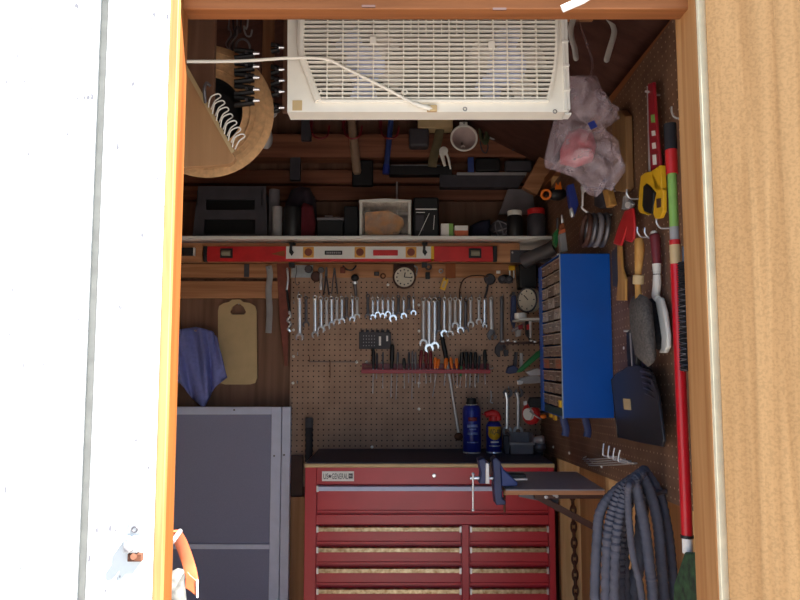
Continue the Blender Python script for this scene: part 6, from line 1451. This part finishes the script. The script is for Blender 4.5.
# ------------------------------------------------------------------ rings and tools above the blue cabinet
p0 = W(611.5, 214.5, .674); rod0 = p0; rod1 = P(584, 210, p0.y)
tag(MB().tube(sm([V((.681, p0.y, p0.z)), V((.62, p0.y, p0.z - .002)), V((rod1.x, p0.y, rod1.z)), V((rod1.x - .008, p0.y, rod1.z + .012))], 4), .0034, 8).build('wire_rod', M['steel']), 'long steel rod hook carrying the grey rings above the blue cabinet', 'hook')
for i, (px, mk, w_, lab) in enumerate(((586, 'brown', .009, 'brown ring, leftmost of four on the rod'), (591, 'dsteel', .008, 'dark grey ring, second of four on the rod'), (597, 'grey', .009, 'grey ring, third of four on the rod'), (603.5, 'dsteel', .009, 'blue grey ring, rightmost of four on the rod'))):
    c = P(px, 231, p0.y); zc3 = p0.z - .0465 - .004
    pts = [V((c.x + .006 * math.cos(a_), p0.y + .05 * math.sin(a_), zc3 + .0485 * math.cos(a_))) for a_ in [2 * math.pi * q / 32 for q in range(32)]]
    tag(MB().tube(pts, w_ * .9, 8, True).build('cable_ring', M[mk]), lab + ' above the blue cabinet', 'ring', 'rings on the rod above the cabinet')
t = T('curved_clip', 'white curved clip lying on top of the blue cabinet', 'clip', P(572, 251, 2.3))
zc_ = W(561.5, 252.5, XC0).z
MB().tube(sm([V((P(558, 246, 2.3).x, 2.3, zc_ + .022)), V((P(561, 249, 2.3).x, 2.3, zc_ + .006)), V((P(575, 248, 2.3).x, 2.3, zc_ + .007)), V((P(590, 247, 2.3).x, 2.32, zc_ + .012))], 5), .0055, 8).build('clip', M['white'], t)
def stick(pts, d, th, mk, nm, tt): return MB().prism(polyP(pts, d), (0, th, 0)).build(nm, M[mk], tt, bev=.003)
t = T('glue_tube', 'white and orange banded tube standing on the blue cabinet left end', 'tube', P(564, 252, 2.33)); stick([(559.5, 234), (566, 232), (568, 251), (561, 252)], 2.33, .03, 'lgrey', 'tube', t); stick([(560, 230), (565.5, 228), (566, 232), (560, 234)], 2.33, .028, 'strap', 'band', t); stick([(560, 224), (564, 222.5), (565.5, 227.5), (560, 229.5)], 2.332, .025, 'orangeb', 'band', t); stick([(561, 214.5), (562.5, 214), (564, 222.5), (561.5, 223.5)], 2.335, .01, 'chrome', 'nozzle', t)
t = T('green_handle_tool', 'tool with dark green handle at the far left of the cabinet top', 'tool', P(556, 248, 2.4)); stick([(554, 233), (558.5, 228), (559.5, 236), (557, 247), (554, 243)], 2.42, .03, 'green', 'handle', t); stick([(556.5, 218), (558.5, 217), (559, 228), (556.8, 229)], 2.425, .012, 'dsteel', 'shaft', t)
t = T('blue_handle_tool', 'tool with long dark blue handle behind the rings over the cabinet', 'tool', P(572, 216, 2.3)); stick([(567.5, 185), (574, 183), (579, 204), (574.5, 217), (570, 205)], 2.28, .03, 'bluep', 'handle', t); stick([(570, 208), (572.5, 207), (575, 216), (572, 217)], 2.27, .02, 'chrome', 'jaw', t)
t = T('orange_scissors', 'tool with orange finger loops hanging in the corner above the shelf end', 'scissors', P(550, 205, 2.6))
MB().torus(P(546, 194.5, 2.6), .017, .0055, (0, 1, .3), 20, 8).build('finger_loop', M['orange'], t); MB().prism(polyP([(555, 190), (556, 182), (558.5, 186), (560.5, 181), (562, 189)], 2.6), (0, .014, 0)).build('orange_fork', M['orange'], t, bev=.001); MB().sph(P(557, 194, 2.62), .030, (1.3, .8, .9)).build('body', M['black'], t); p = P(557, 194, 2.62); MB().cyl(p, V((.681, p.y, p.z)), .006, seg=8).build('peg', M['dark'], t)
t = T('steel_hook_tool', 'thin steel tool hanging under the plastic bag left of the dark tool', 'tool', P(583, 207, 2.0)); stick([(581, 186), (586, 184), (586.5, 191), (584, 193), (583.8, 206), (582, 206), (582, 192)], 2.0, .01, 'steel', 'tool', t); p = P(584, 187, 2.0); MB().cyl(V((p.x, 2.0, p.z)), V((.681, 2.03, p.z)), .003, seg=8).build('peg', M['dark'], t)
